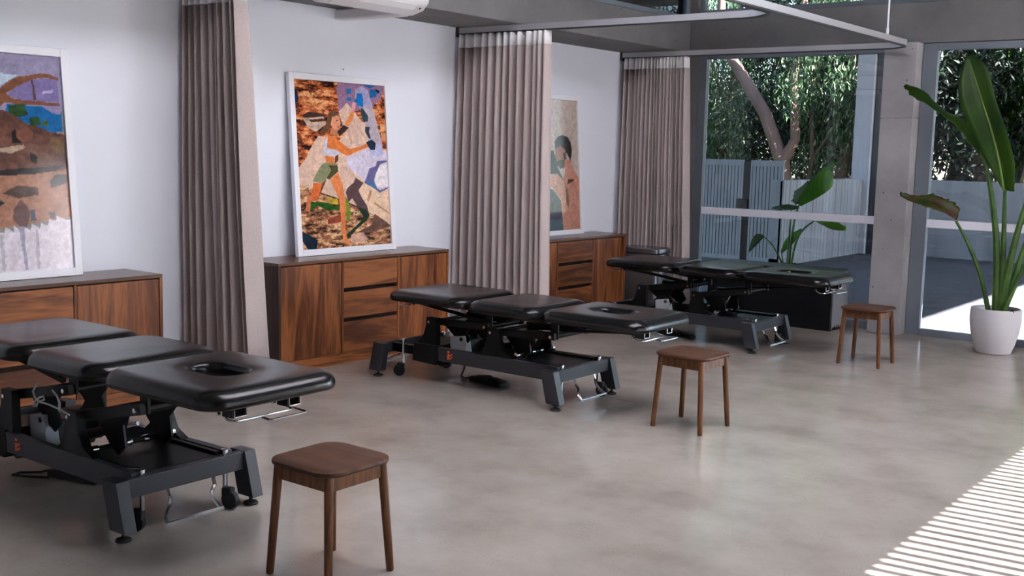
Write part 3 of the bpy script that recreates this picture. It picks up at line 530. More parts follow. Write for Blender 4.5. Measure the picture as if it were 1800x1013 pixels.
POSTER_WOMAN = [
  ((150,118,150),[(0.495,1.015),(1.023,1.016),(0.959,0.917),(0.855,0.865),(0.626,0.828),(0.471,0.805),(0.466,0.904),(0.457,0.961)],0.05),
  ((42,110,170),[(0.565,0.966),(0.626,0.968),(0.616,0.933),(0.567,0.934)],0.1),
  ((42,110,170),[(0.57,0.913),(0.619,0.915),(0.611,0.889),(0.562,0.893)],0.1),
  ((35,105,165),[(0.746,1.0),(0.905,0.999),(0.833,0.975)],0.1),
  ((35,105,165),[(0.833,0.972),(0.925,0.97),(0.908,0.927),(0.827,0.918)],0.1),
  ((30,30,50),[(0.891,0.98),(0.953,0.965),(0.933,0.946)],0.1),
  ((20,50,80),[(-0.014,0.965),(0.032,0.937),(0.053,0.898),(0.044,0.865),(-0.006,0.857)],0.1),
  ((70,50,45),[(0.075,0.788),(0.138,0.812),(0.302,0.806),(0.321,0.789),(0.094,0.777)],0.2),
  ((190,165,150),[(0.083,0.771),(0.3,0.789),(0.326,0.744),(0.216,0.696),(0.137,0.716)],0.35),
  ((80,50,40),[(0.143,0.767),(0.319,0.778),(0.317,0.761),(0.172,0.751)],0.2),
  ((222,190,172),[(0.566,0.878),(0.473,0.823),(0.506,0.737),(0.545,0.703),(0.452,0.643),(0.337,0.664),(0.234,0.673),(0.166,0.616),(0.096,0.542),(0.009,0.48),(-0.001,0.39),(0.246,0.335),(0.623,0.249),(0.753,0.208),(1.01,0.123),(1.019,0.543),(0.94,0.615),(0.806,0.649),(0.76,0.743),(0.647,0.823)],0.08),
  ((200,165,150),[(0.548,0.726),(0.57,0.727),(0.604,0.646),(0.589,0.61)],0.05),
  ((200,170,155),[(0.621,0.787),(0.703,0.73),(0.783,0.649),(0.719,0.683),(0.639,0.752)],0.05),
  ((215,208,228),[(0.778,0.607),(1.007,0.592),(1.008,0.355),(0.861,0.344),(0.731,0.398),(0.531,0.493),(0.527,0.551),(0.662,0.576)],0.06),
  ((232,200,172),[(0.706,0.387),(0.816,0.354),(0.987,0.328),(1.003,0.121),(0.753,0.208),(0.656,0.343)],0.06),
  ((190,140,105),[(0.739,0.283),(0.781,0.348),(0.802,0.336),(0.76,0.271)],0.05),
  ((185,140,110),[(0.829,0.27),(1.006,0.194),(1.005,0.185),(0.816,0.258)],0.05),
  ((240,235,240),[(0.879,0.498),(0.985,0.51),(1.004,0.371),(0.908,0.353),(0.842,0.378),(0.838,0.444)],0.05),
  ((225,170,120),[(0.934,0.76),(1.027,0.756),(1.028,0.713),(0.94,0.711)],0.05),
  ((215,150,110),[(0.939,0.705),(1.021,0.707),(1.021,0.653),(0.945,0.657)],0.08),
  ((185,172,185),[(0.664,0.964),(0.745,0.988),(0.81,0.965),(0.855,0.871),(0.944,0.651),(0.958,0.573),(0.885,0.545),(0.808,0.571),(0.779,0.708),(0.706,0.854),(0.658,0.911)],0.04),
  ((188,190,225),[(0.78,0.625),(0.942,0.633),(0.958,0.573),(0.885,0.545),(0.808,0.571)],0.03),
  ((170,165,205),[(0.664,0.964),(0.745,0.988),(0.81,0.965),(0.844,0.871),(0.729,0.861)],0.05),
  ((25,115,190),[(0.683,0.942),(0.739,0.941),(0.752,0.909),(0.746,0.855),(0.697,0.865),(0.638,0.887),(0.674,0.912)],0.1),
  ((45,65,75),[(0.718,0.854),(0.745,0.849),(0.804,0.804),(0.792,0.768),(0.741,0.766),(0.718,0.813)],0.1),
  ((50,60,70),[(0.76,0.737),(0.817,0.739),(0.802,0.708),(0.819,0.661),(0.786,0.672),(0.756,0.707)],0.15),
  ((105,98,150),[(0.785,0.48),(0.855,0.492),(0.883,0.528),(0.999,0.529),(0.998,0.52),(0.915,0.507),(0.855,0.444),(0.833,0.402),(0.862,0.36),(0.895,0.341),(0.997,0.362),(0.996,0.353),(0.893,0.326),(0.816,0.36),(0.718,0.39),(0.757,0.438)],0.08),
  ((70,110,160),[(0.729,0.39),(0.811,0.408),(0.862,0.354),(0.893,0.329),(0.816,0.36)],0.08),
  ((92,68,72),[(0.621,0.423),(0.707,0.39),(0.645,0.344),(0.684,0.296),(0.735,0.248),(0.761,0.187),(0.723,0.153),(0.606,0.108),(0.535,0.069),(0.51,0.047),(0.481,0.071),(0.539,0.099),(0.656,0.154),(0.682,0.183),(0.622,0.244),(0.573,0.297),(0.527,0.274),(0.501,0.333),(0.526,0.362),(0.595,0.391)],0.06),
  ((32,52,34),[(0.622,0.244),(0.721,0.224),(0.761,0.187),(0.723,0.153),(0.606,0.108),(0.51,0.047),(0.481,0.071),(0.656,0.154),(0.682,0.183)],0.2),
  ((60,40,35),[(0.235,0.333),(0.421,0.296),(0.623,0.249),(0.622,0.241),(0.409,0.288),(0.235,0.327)],0.1),
  ((40,92,34),[(0.107,0.286),(0.188,0.279),(0.301,0.272),(0.383,0.248),(0.427,0.253),(0.424,0.23),(0.296,0.226),(0.195,0.257),(0.11,0.23)],0.4),
  ((205,172,60),[(0.305,0.306),(0.41,0.294),(0.416,0.259),(0.332,0.266),(0.282,0.284)],0.3),
  ((130,150,50),[(0.493,0.316),(0.527,0.28),(0.551,0.204),(0.524,0.157),(0.492,0.17)],0.3),
  ((150,70,55),[(0.29,0.175),(0.443,0.206),(0.436,0.154),(0.287,0.146)],0.2),
  ((205,165,145),[(0.536,0.075),(0.67,0.083),(0.732,0.039),(0.595,0.014),(0.53,0.028)],0.2),
  ((110,75,65),[(0.82,0.198),(0.997,0.121),(0.996,0.109),(0.76,0.08),(0.603,0.085),(0.777,0.127)],0.25),
  ((26,42,58),[(0.006,0.114),(0.093,0.084),(0.172,0.053),(0.154,-0.006),(0.064,0.003),(0.018,0.047)],0.12),
  ((105,75,55),[(0.36,0.813),(0.43,0.824),(0.475,0.8),(0.448,0.793),(0.392,0.774),(0.37,0.722),(0.331,0.698),(0.236,0.685),(0.314,0.732),(0.34,0.773)],0.15),
  ((222,155,120),[(0.394,0.789),(0.459,0.799),(0.48,0.771),(0.483,0.754),(0.472,0.724),(0.437,0.703),(0.396,0.717),(0.376,0.745)],0.03),
  ((70,40,35),[(0.434,0.77),(0.456,0.771),(0.455,0.767),(0.434,0.765)],0.0),
  ((160,70,60),[(0.446,0.731),(0.471,0.733),(0.464,0.727),(0.448,0.725)],0.0),
  ((200,130,95),[(0.375,0.716),(0.437,0.705),(0.455,0.672),(0.361,0.684)],0.03),
  ((215,128,80),[(0.319,0.686),(0.452,0.649),(0.44,0.591),(0.319,0.601),(0.298,0.64)],0.04),
  ((120,65,45),[(0.411,0.665),(0.452,0.649),(0.438,0.527),(0.392,0.504),(0.413,0.585)],0.05),
  ((205,205,222),[(0.303,0.64),(0.328,0.675),(0.338,0.67),(0.32,0.606),(0.381,0.59),(0.446,0.597),(0.465,0.574),(0.398,0.55),(0.278,0.56),(0.276,0.589)],0.05),
  ((222,130,72),[(0.288,0.555),(0.398,0.55),(0.387,0.504),(0.309,0.509)],0.04),
  ((65,42,42),[(0.442,0.701),(0.517,0.743),(0.575,0.727),(0.466,0.672)],0.05),
  ((232,142,78),[(0.528,0.746),(0.603,0.821),(0.643,0.839),(0.635,0.799),(0.585,0.745),(0.56,0.735)],0.03),
  ((225,160,170),[(0.603,0.824),(0.633,0.887),(0.671,0.882),(0.648,0.831)],0.04),
  ((226,128,66),[(0.328,0.675),(0.392,0.676),(0.514,0.621),(0.576,0.598),(0.712,0.618),(0.771,0.639),(0.781,0.61),(0.663,0.588),(0.549,0.554),(0.486,0.568),(0.363,0.613)],0.03),
  ((18,36,62),[(0.76,0.642),(0.83,0.661),(0.873,0.638),(0.862,0.596),(0.811,0.594),(0.779,0.619)],0.2),
  ((142,146,112),[(0.277,0.512),(0.424,0.507),(0.43,0.461),(0.328,0.412),(0.298,0.421),(0.252,0.39),(0.151,0.404),(0.198,0.455),(0.244,0.495)],0.08),
  ((85,82,50),[(0.328,0.496),(0.428,0.496),(0.43,0.461),(0.328,0.412),(0.298,0.421),(0.356,0.467)],0.12),
  ((218,112,58),[(0.16,0.396),(0.252,0.39),(0.214,0.325),(0.168,0.285),(0.087,0.287),(0.132,0.331)],0.04),
  ((205,120,85),[(0.091,0.326),(0.13,0.314),(0.105,0.224),(0.061,0.236)],0.04),
  ((130,75,60),[(0.252,0.39),(0.303,0.418),(0.26,0.364),(0.201,0.302),(0.179,0.291),(0.214,0.325)],0.04),
  ((228,135,82),[(0.339,0.415),(0.429,0.455),(0.465,0.397),(0.487,0.31),(0.495,0.24),(0.475,0.112),(0.489,0.053),(0.521,0.029),(0.49,0.012),(0.446,0.049),(0.433,0.125),(0.431,0.241),(0.421,0.299),(0.366,0.369)],0.04),
]
POSTER_ROCKS = [
  ((150,146,178),[(0.186,0.998),(1.091,1.057),(1.063,0.753),(0.16,0.724)],0.04),
  ((190,212,228),[(0.18,0.935),(0.603,0.907),(0.716,0.899),(0.644,0.867),(0.597,0.843),(0.168,0.814)],0.04),
  ((128,118,168),[(0.639,0.806),(0.736,0.86),(0.816,0.89),(0.977,0.892),(0.975,0.785),(0.744,0.788)],0.05),
  ((185,180,215),[(0.866,0.832),(0.94,0.844),(0.939,0.829),(0.865,0.821)],0.1),
  ((132,88,66),[(0.368,0.731),(0.596,0.832),(0.644,0.862),(0.715,0.893),(0.794,0.905),(0.858,0.916),(0.914,0.917),(0.977,0.899),(0.977,0.889),(0.896,0.897),(0.816,0.888),(0.735,0.859),(0.64,0.816),(0.668,0.796),(0.744,0.788),(0.822,0.785),(0.975,0.784),(0.978,0.766),(0.821,0.769),(0.704,0.768),(0.621,0.775),(0.588,0.743),(0.364,0.688)],0.2),
  ((90,65,60),[(0.802,0.886),(0.812,0.886),(0.827,0.791),(0.811,0.79)],0.1),
  ((28,105,168),[(0.635,0.767),(0.982,0.764),(0.987,0.646),(0.906,0.644),(0.735,0.686),(0.631,0.717)],0.06),
  ((150,140,180),[(0.853,0.769),(0.982,0.764),(0.982,0.727),(0.914,0.737)],0.1),
  ((42,75,42),[(0.65,0.762),(0.743,0.771),(0.769,0.721),(0.698,0.708),(0.647,0.729)],0.5),
  ((45,85,42),[(0.768,0.707),(0.832,0.717),(0.844,0.678),(0.78,0.665)],0.5),
  ((70,90,50),[(0.854,0.701),(0.894,0.696),(0.892,0.673),(0.852,0.672)],0.4),
  ((105,72,62),[(0.158,0.703),(0.588,0.743),(0.632,0.734),(0.676,0.718),(0.765,0.676),(0.835,0.666),(0.906,0.644),(0.995,0.635),(0.999,0.413),(0.131,0.419)],0.35),
  ((125,80,68),[(0.693,0.646),(0.749,0.667),(0.79,0.642),(0.783,0.608),(0.719,0.593),(0.682,0.618)],0.15),
  ((35,30,32),[(0.654,0.645),(0.686,0.657),(0.682,0.618),(0.718,0.59),(0.657,0.589)],0.2),
  ((168,150,132),[(0.571,0.566),(0.726,0.585),(0.732,0.568),(0.645,0.544),(0.57,0.549)],0.2),
  ((120,88,76),[(0.741,0.585),(0.804,0.586),(0.933,0.5),(0.908,0.489),(0.796,0.494),(0.731,0.556)],0.2),
  ((35,30,30),[(0.762,0.551),(0.807,0.529),(0.796,0.494),(0.758,0.511)],0.2),
  ((110,85,62),[(0.895,0.621),(0.985,0.623),(0.985,0.53),(0.905,0.552)],0.35),
  ((40,34,36),[(0.285,0.458),(0.562,0.468),(0.922,0.485),(0.985,0.49),(0.92,0.463),(0.743,0.446),(0.559,0.431),(0.282,0.427)],0.2),
  ((168,122,100),[(0.216,0.433),(0.743,0.446),(0.92,0.463),(1.015,0.474),(1.01,0.244),(0.191,0.173)],0.18),
  ((55,50,52),[(0.877,0.418),(0.918,0.446),(0.989,0.446),(0.989,0.407),(0.882,0.385)],0.15),
  ((85,68,60),[(0.567,0.362),(0.672,0.398),(0.798,0.386),(0.795,0.353),(0.666,0.339)],0.3),
  ((40,45,52),[(0.549,0.33),(0.584,0.319),(0.547,0.304),(0.505,0.31)],0.1),
  ((110,82,80),[(0.632,0.286),(0.681,0.333),(0.715,0.306),(0.735,0.273),(0.724,0.235),(0.685,0.176),(0.662,0.209),(0.624,0.238)],0.15),
  ((80,85,105),[(0.736,0.283),(0.769,0.283),(0.769,0.233),(0.734,0.229)],0.1),
  ((95,90,90),[(0.856,0.27),(0.895,0.269),(0.899,0.235),(0.861,0.242)],0.1),
  ((222,216,228),[(0.189,0.153),(0.493,0.183),(0.536,0.186),(0.564,0.181),(0.57,0.208),(0.622,0.186),(0.626,0.215),(0.681,0.175),(0.687,0.206),(0.731,0.189),(0.735,0.222),(0.792,0.194),(0.796,0.222),(0.844,0.205),(0.85,0.239),(0.899,0.229),(0.905,0.252),(0.962,0.233),(1.001,0.233),(1.019,-0.017),(0.519,0.0),(0.176,0.01)],0.05),
  ((165,162,185),[(0.654,0.21),(0.688,0.209),(0.69,0.111),(0.699,0.006),(0.677,0.008),(0.668,0.112)],0.08),
  ((185,180,195),[(0.758,0.195),(0.78,0.192),(0.774,0.008),(0.756,0.009)],0.06),
  ((190,188,200),[(0.535,0.171),(0.557,0.175),(0.556,0.009),(0.534,0.01)],0.06),
]
POSTER_BACK = [
  ((192,178,170),[(-0.924,1.089),(1.117,1.19),(1.036,-0.177),(-1.006,-0.085)],0.03),
  ((40,32,28),[(0.597,0.678),(0.654,0.718),(0.729,0.732),(0.817,0.718),(0.873,0.677),(0.89,0.621),(0.864,0.531),(0.809,0.586),(0.698,0.635),(0.603,0.612)],0.15),
  ((155,98,76),[(0.604,0.629),(0.699,0.646),(0.773,0.62),(0.796,0.575),(0.785,0.486),(0.726,0.475),(0.629,0.519),(0.579,0.557),(0.601,0.585)],0.06),
  ((190,135,118),[(0.768,0.542),(0.857,0.542),(0.917,0.458),(1.004,0.395),(1.004,-0.038),(0.696,-0.027),(0.674,0.241),(0.531,0.332),(0.46,0.365),(0.464,0.431),(0.648,0.425),(0.721,0.397),(0.762,0.441)],0.06),
  ((62,46,40),[(0.622,0.532),(0.756,0.542),(0.74,0.486),(0.688,0.472),(0.625,0.499)],0.1),
  ((60,40,34),[(0.741,0.597),(0.777,0.597),(0.778,0.542),(0.743,0.541)],0.1),
  ((95,60,50),[(0.81,0.396),(0.913,0.396),(0.912,0.379),(0.795,0.352)],0.1),
  ((120,80,72),[(0.757,0.352),(0.805,0.307),(0.809,0.172),(0.772,0.195)],0.1),
  ((30,30,32),[(0.189,0.582),(0.475,0.606),(0.573,0.615),(0.613,0.541),(0.639,0.486),(0.686,0.43),(0.745,0.374),(0.636,0.43),(0.464,0.436),(0.177,0.4)],0.25),
  ((200,150,135),[(-0.36,0.382),(0.464,0.431),(0.635,0.419),(0.606,0.353),(0.458,0.327),(-0.37,0.238)],0.05),
  ((56,80,96),[(-0.37,0.238),(0.458,0.333),(0.554,0.31),(0.674,0.23),(0.708,-0.028),(-0.386,-0.009)],0.1),
  ((70,72,88),[(-0.375,0.166),(0.447,0.152),(0.668,0.141),(0.677,0.085),(-0.379,0.109)],0.05),
]
# ---------------------------------------------------------------- framed posters
def inside(px, py, poly):
    c = np.zeros(px.shape, bool); n = len(poly)
    for i in range(n):
        x0, y0 = poly[i]; x1, y1 = poly[(i+1) % n]
        if y0 == y1: continue
        c ^= ((y0 > py) != (y1 > py)) & (px < (x1 - x0) * (py - y0) / (y1 - y0) + x0)
    return c
def fbm(nx, ny, sx, sy, seed, octv=5):
    rng = np.random.default_rng(seed); out = np.zeros((ny, nx)); amp = 1.0; tot = 0
    for o in range(octv):
        gx, gy = int(sx * 2 ** o) + 2, int(sy * 2 ** o) + 2
        g = rng.random((gy, gx)); X = np.linspace(0, gx - 1.001, nx); Y = np.linspace(0, gy - 1.001, ny)
        xi, yi = X.astype(int), Y.astype(int); fx, fy = X - xi, (Y - yi)[:, None]; fx = fx * fx * (3 - 2 * fx); fy = fy * fy * (3 - 2 * fy)
        a = g[yi][:, xi]; b = g[yi][:, xi + 1]; c = g[yi + 1][:, xi]; d = g[yi + 1][:, xi + 1]
        out += amp * ((a * (1 - fx) + b * fx) * (1 - fy) + (c * (1 - fx) + d * fx) * fy); tot += amp; amp *= .62
    return out / tot - .5
def print_mesh(W, H, base, polys, nx, ny, seed):
    u = np.linspace(0, 1, nx); v = np.linspace(0, 1, ny); U, V = np.meshgrid(u, v)
    ns = fbm(nx, ny, 9, 16, seed); nf = fbm(nx, ny, 22, 30, seed + 5, 3)
    rgb = base(U, V, ns, nf); st = fbm(nx, ny, 14, 60, seed + 3, 3)
    wu = U + .004 * nf; wv = V + .004 * ns
    for col, poly, na in polys:
        m = inside(wu, wv, poly); k = 1 + na * 2.0 * (ns * .6 + nf * .4 + st * .5)
        rgb[m] = (np.array(col)[None, :] / 255 * k[m][:, None])
    hi = fbm(nx, ny, 60, 90, seed + 9, 2); rgb = rgb * (1 + .20 * hi + .14 * nf)[..., None] * np.array([1.0, .985, .98])
    rgb = np.clip(rgb, 0, 1); lin = np.where(rgb < .04045, rgb / 12.92, ((rgb + .055) / 1.055) ** 2.4)
    co = np.stack([np.zeros_like(U), U * W, V * H], -1).reshape(-1, 3)
    me = bpy.data.meshes.new('poster_print'); me.vertices.add(nx * ny); me.vertices.foreach_set('co', co.ravel())
    i = (np.arange(ny - 1)[:, None] * nx + np.arange(nx - 1)[None, :]).ravel(); q = np.stack([i, i + 1, i + nx + 1, i + nx], 1).astype(np.int32); n = len(q)
    me.loops.add(4 * n); me.loops.foreach_set('vertex_index', q.ravel()); me.polygons.add(n); me.polygons.foreach_set('loop_start', np.arange(0, 4 * n, 4, dtype=np.int32)); me.update(calc_edges=True)
    ca = me.color_attributes.new('print', 'FLOAT_COLOR', 'POINT')
    ca.data.foreach_set('color', np.concatenate([lin.reshape(-1, 3), np.ones((nx * ny, 1))], 1).astype(np.float32).ravel())
    return me
m, n, l, b = new_mat('poster_ink'); at = n.new('ShaderNodeAttribute'); at.attribute_name = 'print'; l.new(at.outputs['Color'], b.inputs['Base Color'])
b.inputs['Roughness'].default_value = .12; b.inputs['Specular IOR Level'].default_value = .35; M['print'] = m
def base_woman(U, V, ns, nf):
    ny, nx = U.shape
    st = fbm(nx, ny, 7, 48, 77, 4); bl = fbm(nx, ny, 26, 44, 31, 3); warp = np.abs(fbm(nx, ny, 10, 34, 55, 4))
    k = np.clip(.52 + ns * .9 + st * 2.2 + bl * 1.3, 0, 1)[..., None]; crack = (warp < .018)[..., None] | ((st < -.17)[..., None])
    up = np.where(k < .5, np.array([88, 46, 38]) + (np.array([196, 100, 52]) - np.array([88, 46, 38])) * k * 2, np.array([196, 100, 52]) + (np.array([240, 178, 128]) - np.array([196, 100, 52])) * (k - .5) * 2)
    lo = np.where(k < .5, np.array([92, 60, 50]) + (np.array([178, 118, 84]) - np.array([92, 60, 50])) * k * 2, np.array([178, 118, 84]) + (np.array([232, 196, 150]) - np.array([178, 118, 84])) * (k - .5) * 2)
    t = np.clip((.40 - V) * 20, 0, 1)[..., None]; c = up * (1 - t) + lo * t
    return np.where(crack, c * .5, c) / 255
def base_flat(U, V, ns, nf): return np.ones(U.shape + (3,)) * .55
def framed(y0, y1, xb, h, me_args, label, xt=.012, yaw=0):
    z0 = 0.803; W = y1 - y0; fr = .048
    ang = math.asin((xb - xt) / h)
    r = empty('framed_poster', (xb, y0, z0)); r.rotation_euler = (0, -ang, yaw); tag(r, label, 'framed poster')
    MB().box(-.010, .026, 0, fr, 0, h).build('frame_side', M['pic_frame'], r, bevel=.002)
    MB().box(-.010, .026, W - fr, W, 0, h).build('frame_side', M['pic_frame'], r, bevel=.002)
    MB().box(-.010, .026, fr, W - fr, 0, fr).build('frame_rail', M['pic_frame'], r, bevel=.002)
    MB().box(-.010, .026, fr, W - fr, h - fr, h).build('frame_rail', M['pic_frame'], r, bevel=.002)
    MB().box(-.008, .004, fr * .5, W - fr * .5, fr * .5, h - fr * .5).build('backing_board', M['pic_frame'], r)
    me = print_mesh(W - 2 * fr + .004, h - 2 * fr + .004, *me_args); me.materials.append(M['print'])
    o = mesh_obj('poster_print', me, r); o.location = (.012, fr - .002, fr - .002)
    return r
framed(2.75, 3.83, .135, 1.385, (base_flat, POSTER_ROCKS, 170, 210, 5), 'white-framed poster of brown rocks, blue sea and draped cloth, nearest the camera', xt=.02)
framed(5.595, 6.650, .130, 1.372, (base_woman, POSTER_WOMAN, 270, 370, 9), 'white-framed poster of a running woman in grey-green shorts against orange rocks', xt=.02)
framed(8.33, 9.415, .120, 1.38, (base_flat, POSTER_BACK, 140, 180, 12), 'white-framed poster of a bare-backed man seen from behind, partly hidden by the curtain', xt=.02)
# ---------------------------------------------------------------- treatment tables
def rr(x0, x1, y0, y1, r, d, n=7):
    """rounded rectangle inset by d"""
    x0 += d; x1 -= d; y0 += d; y1 -= d; r = max(r - d, .012); P = []
    for cx, cy, a in ((x1 - r, y1 - r, 0), (x0 + r, y1 - r, 90), (x0 + r, y0 + r, 180), (x1 - r, y0 + r, 270)):
        for i in range(n + 1):
            t = math.radians(a + 90 * i / n); P.append((cx + r * math.cos(t), cy + r * math.sin(t)))
    return P
def pad(name, x0, x1, w, z0, parent, r=.06, hole=None, label=None, crown=.006):
    T = .082; bm = bmesh.new(); rings = []
    prof = [(.035, 0.0), (.012, 0.003), (.002, .012), (0.0, .028), (.004, .044), (.014, .058), (.032, .070), (.052, .0770), (.072, .0800), (.10, .081)]
    for d, z in prof: rings.append([(x, y, z0 + z) for x, y in rr(x0, x1, -w, w, r, d)])
    if hole:
        cx, a, b_, hr = hole
        out = rr(x0, x1, -w, w, r, .10)
        for k, (f, z) in enumerate(((.33, .0815), (.66, .0815), (.9, .079))):
            hh = rr(cx - a, cx + a, -b_, b_, hr, -.02); rings.append([(o[0] * (1 - f) + h[0] * f, o[1] * (1 - f) + h[1] * f, z0 + z) for o, h in zip(out, hh)])
        for d, z in ((-.008, .074), (0, .060), (.002, .02), (0, .0)): rings.append([(x, y, z0 + z) for x, y in rr(cx - a, cx + a, -b_, b_, hr, d)])
    else:
        for d in (.15, .20, .25): rings.append([(x, y, z0 + .080 + crown * (d - .1) / .2) for x, y in rr(x0, x1, -w, w, r + .1, d)])
    V = [[bm.verts.new(p) for p in R] for R in rings]; n = len(V[0])
    for A, B in zip(V, V[1:]):
        for k in range(n): bm.faces.new([A[k], A[(k+1) % n], B[(k+1) % n], B[k]])
    if hole:
        for k in range(n): bm.faces.new([V[-1][k], V[-1][(k+1) % n], V[0][(k+1) % n], V[0][k]])
    else: bm.faces.new(V[-1]); bm.faces.new(V[0][::-1])
    m = MB(); m.bm.free(); m.bm = bm; o = m.build(name, M['vinyl'], parent); o.data.shade_smooth()
    sub = o.modifiers.new('sub', 'SUBSURF'); sub.levels = 1; sub.render_levels = 1
    if label: o['label'] = label
    # puckered staples at the underside corners
    return o
def table(cx, cy, zp, label, sh=0.0):
    """zp = underside of the pads; local x from foot end (-0.73) to head end (1.40)"""
    r = empty('treatment_table', (cx, cy, 0)); tag(r, label, 'treatment table', 'black treatment tables')
    G, K = M['steel_grey'], M['steel_black']
    pad('pad', -.735, -.006, .35, zp, r, r=.13, label='foot section pad')
    pad('pad', .006, .605, .35, zp - .004, r, r=.12, label='middle section pad')
    pad('pad', .617, 1.395, .35, zp - .002, r, r=.12, hole=(.985, .135, .082, .075), label='head section pad with a face hole')
    # base frame
    for s in (-1, 1):
        MB().box(-.50, .74, s * .24 - .02, s * .24 + .02, .165, .262).build('side_beam', G, r, bevel=.004)
        MB().box(-.78, -.50, s * .20 - .02, s * .20 + .02, .17, .235).build('side_beam', K, r, bevel=.004)
        # upright plates with flared feet
        MB().prism([(a + sh, z) for a, z in ((-.50, .262), (-.46, .29), (-.425, .34), (-.405, .40), (-.40, .462), (-.305, .462), (-.305, .262))], s * .205, s * .248).build('upright_plate', K, r, bevel=.002)
        MB().prism([(a + sh, z) for a, z in ((.07, .262), (.12, .30), (.145, .38), (.15, .450), (.24, .450), (.252, .37), (.29, .30), (.37, .262))], s * .205, s * .248).build('upright_plate', K, r, bevel=.002)
        for bx, bz in ((-.372 + sh, .430), (.178 + sh, .420)):
            MB().tube([(bx, s * .246, bz), (bx, s * .257, bz)], .010, 8).build('bolt', M['chrome'], r, smooth=True)
    MB().prism([(-.52, .14), (-.505, .27), (-.28, .27), (-.27, .22), (-.27, .165), (-.30, .13)], -.262, .262).build('motor_housing', K, r, bevel=.006)
    MB().tube([(-.3, -.20, .150), (-.3, .20, .150)], .035, 14).build('motor', K, r, smooth=True)
    MB().box(.73, .77, -.31, .31, .165, .248).build('crossbeam', G, r, bevel=.004)
    MB().box(-.79, -.75, -.31, .31, .165, .240).build('crossbeam', G, r, bevel=.004)
    MB().box(.26, .72, -.19, .19, .235, .247).build('tray', K, r, bevel=.003)
    for s in (-1, 1): MB().box(.26, .72, s * .195 - .012, s * .195 + .012, .236, .262).build('tray_rail', K, r, bevel=.003)
    # cross shaft, bearings
    MB().tube([(.37, -.20, .285), (.37, .20, .285)], .012, 10).build('cross_shaft', K, r, smooth=True)
    for yy in (-.20, -.03, .06, .20): MB().tube([(.37, yy - .014, .285), (.37, yy + .014, .285)], .018, 10).build('bearing', M['chrome'], r, smooth=True)
    # legs with levelling feet
    for sx in (-1, 1):
        for s in (-1, 1):
            P = [(.675, .250), (.780, .250), (.836, .042), (.728, .042)] if sx > 0 else [(-.805, .245), (-.705, .245), (-.737, .042), (-.850, .042)]
            lg = MB().prism(P, s * .33 - .031, s * .33 + .031).build('leg', G, r, bevel=.004)
            MB().lathe([(.033, 0), (.035, .004), (.030, .012), (.012, .018), (.008, .020), (.008, .046)], (sx * .783, s * .33, 0), 16).build('levelling_foot', M['rubber'], lg, smooth=True)
            # castor
            cxx = .745 if sx > 0 else -.645
            st = MB().tube([(cxx, s * .215, .095), (cxx, s * .215, .262)], .011, 8).lathe([(.016, 0), (.016, .014), (.010, .018)], (cxx, s * .215, .258), 10).build('castor_stem', M['chrome'], r, smooth=True)
            a = PI + .5 if s < 0 else .25; dx, dy = math.cos(a), math.sin(a)
            wc = Vector((cxx + .03 * dx, s * .215 + .03 * dy, .042))
            ax = Vector((-dy, dx, 0))
            MB().tube([wc - ax * .016, wc + ax * .016], .042, 20).build('castor_wheel', M['rubber'], r, bevel=.006)
            MB().obox(wc + Vector((-.012 * dx, -.012 * dy, .035)), Vector((dx, dy, 0)) * .026, ax * .020, (0, 0, .022)).build('castor_fork', M['rubber'], r, bevel=.008)
    # brake levers
    for sx in (-1, 1):
        bx = .76 * sx
        q = [(bx, -.10, .165), (bx + .02 * sx, -.10, .13), (bx + .06 * sx, -.13, .115), (bx + .10 * sx, -.18, .080), (bx + .125 * sx, -.19, .060)]
        MB().tube(q, .009, 6).build('brake_lever', M['chrome'], r, smooth=True)
        q = [(bx, .14, .165), (bx + .01 * sx, .14, .13), (bx + .05 * sx, .09, .11), (bx + .08 * sx, .09, .08), (bx + .125 * sx, .085, .060)]
        MB().tube(q, .009, 6).build('brake_lever', M['chrome'], r, smooth=True)
        MB().tube([(bx + .125 * sx, -.20, .060), (bx + .125 * sx, .095, .060)], .0085, 6).build('brake_rod', M['chrome'], r, smooth=True)
        MB().tube([(bx - .03 * sx, -.20, .268), (bx - .09 * sx, -.23, .268)], .005, 6).build('brake_link', M['chrome'], r, smooth=True)
        MB().tube([(bx - .02 * sx, -.05, .158), (bx - .02 * sx, .12, .158)], .006, 6).build('brake_link', M['chrome'], r, smooth=True)
    # rocker links: pivot on the uprights, carry the lugs of the upper frame
    zl = zp - .113; L = .47
    for px, pz in ((-.372 + sh, .430), (.178 + sh, .420)):
        dz = zl - pz; dx = math.sqrt(max(L * L - dz * dz, .1)); e = Vector((px + dx, 0, zl)); u = Vector((dx, 0, dz)) / L; nv = Vector((-u.z, 0, u.x))
        for s in (-1, 1):
            c = Vector((px, s * .19, pz)); c2 = Vector((e.x, s * .19, e.z))
            MB().obox((c + c2) / 2, (c2 - c) / 2 + u * .02, (0, .014, 0), nv * .024).build('rocker_arm', K, r, bevel=.003)
            foot = Vector((px + .19, 0, .285)) if px > 0 else Vector((px + .22, 0, .30))
            MB().prism([(px + .02, pz - .02), (px + dx * .62, pz + dz * .62 - .02), (px + dx * .50, pz + dz * .5 - .07), (foot.x + .055, foot.z + .02), (foot.x, foot.z - .03), (foot.x - .055, foot.z)], s * .12 - .006, s * .12 + .006).build('rocker_gusset', K, r, bevel=.002)
            MB().tube([(e.x, s * .205, e.z), (e.x, s * .222, e.z)], .011, 8).build('bolt', M['chrome'], r, smooth=True)
            MB().box(e.x - .03, e.x + .028, s * .165 - .008, s * .165 + .008, e.z - .02, zp - .004).build('frame_lug', K, r, bevel=.004)
        MB().tube([(e.x, -.2, e.z), (e.x, .2, e.z)], .020, 12).build('cross_bar', K, r, smooth=True)
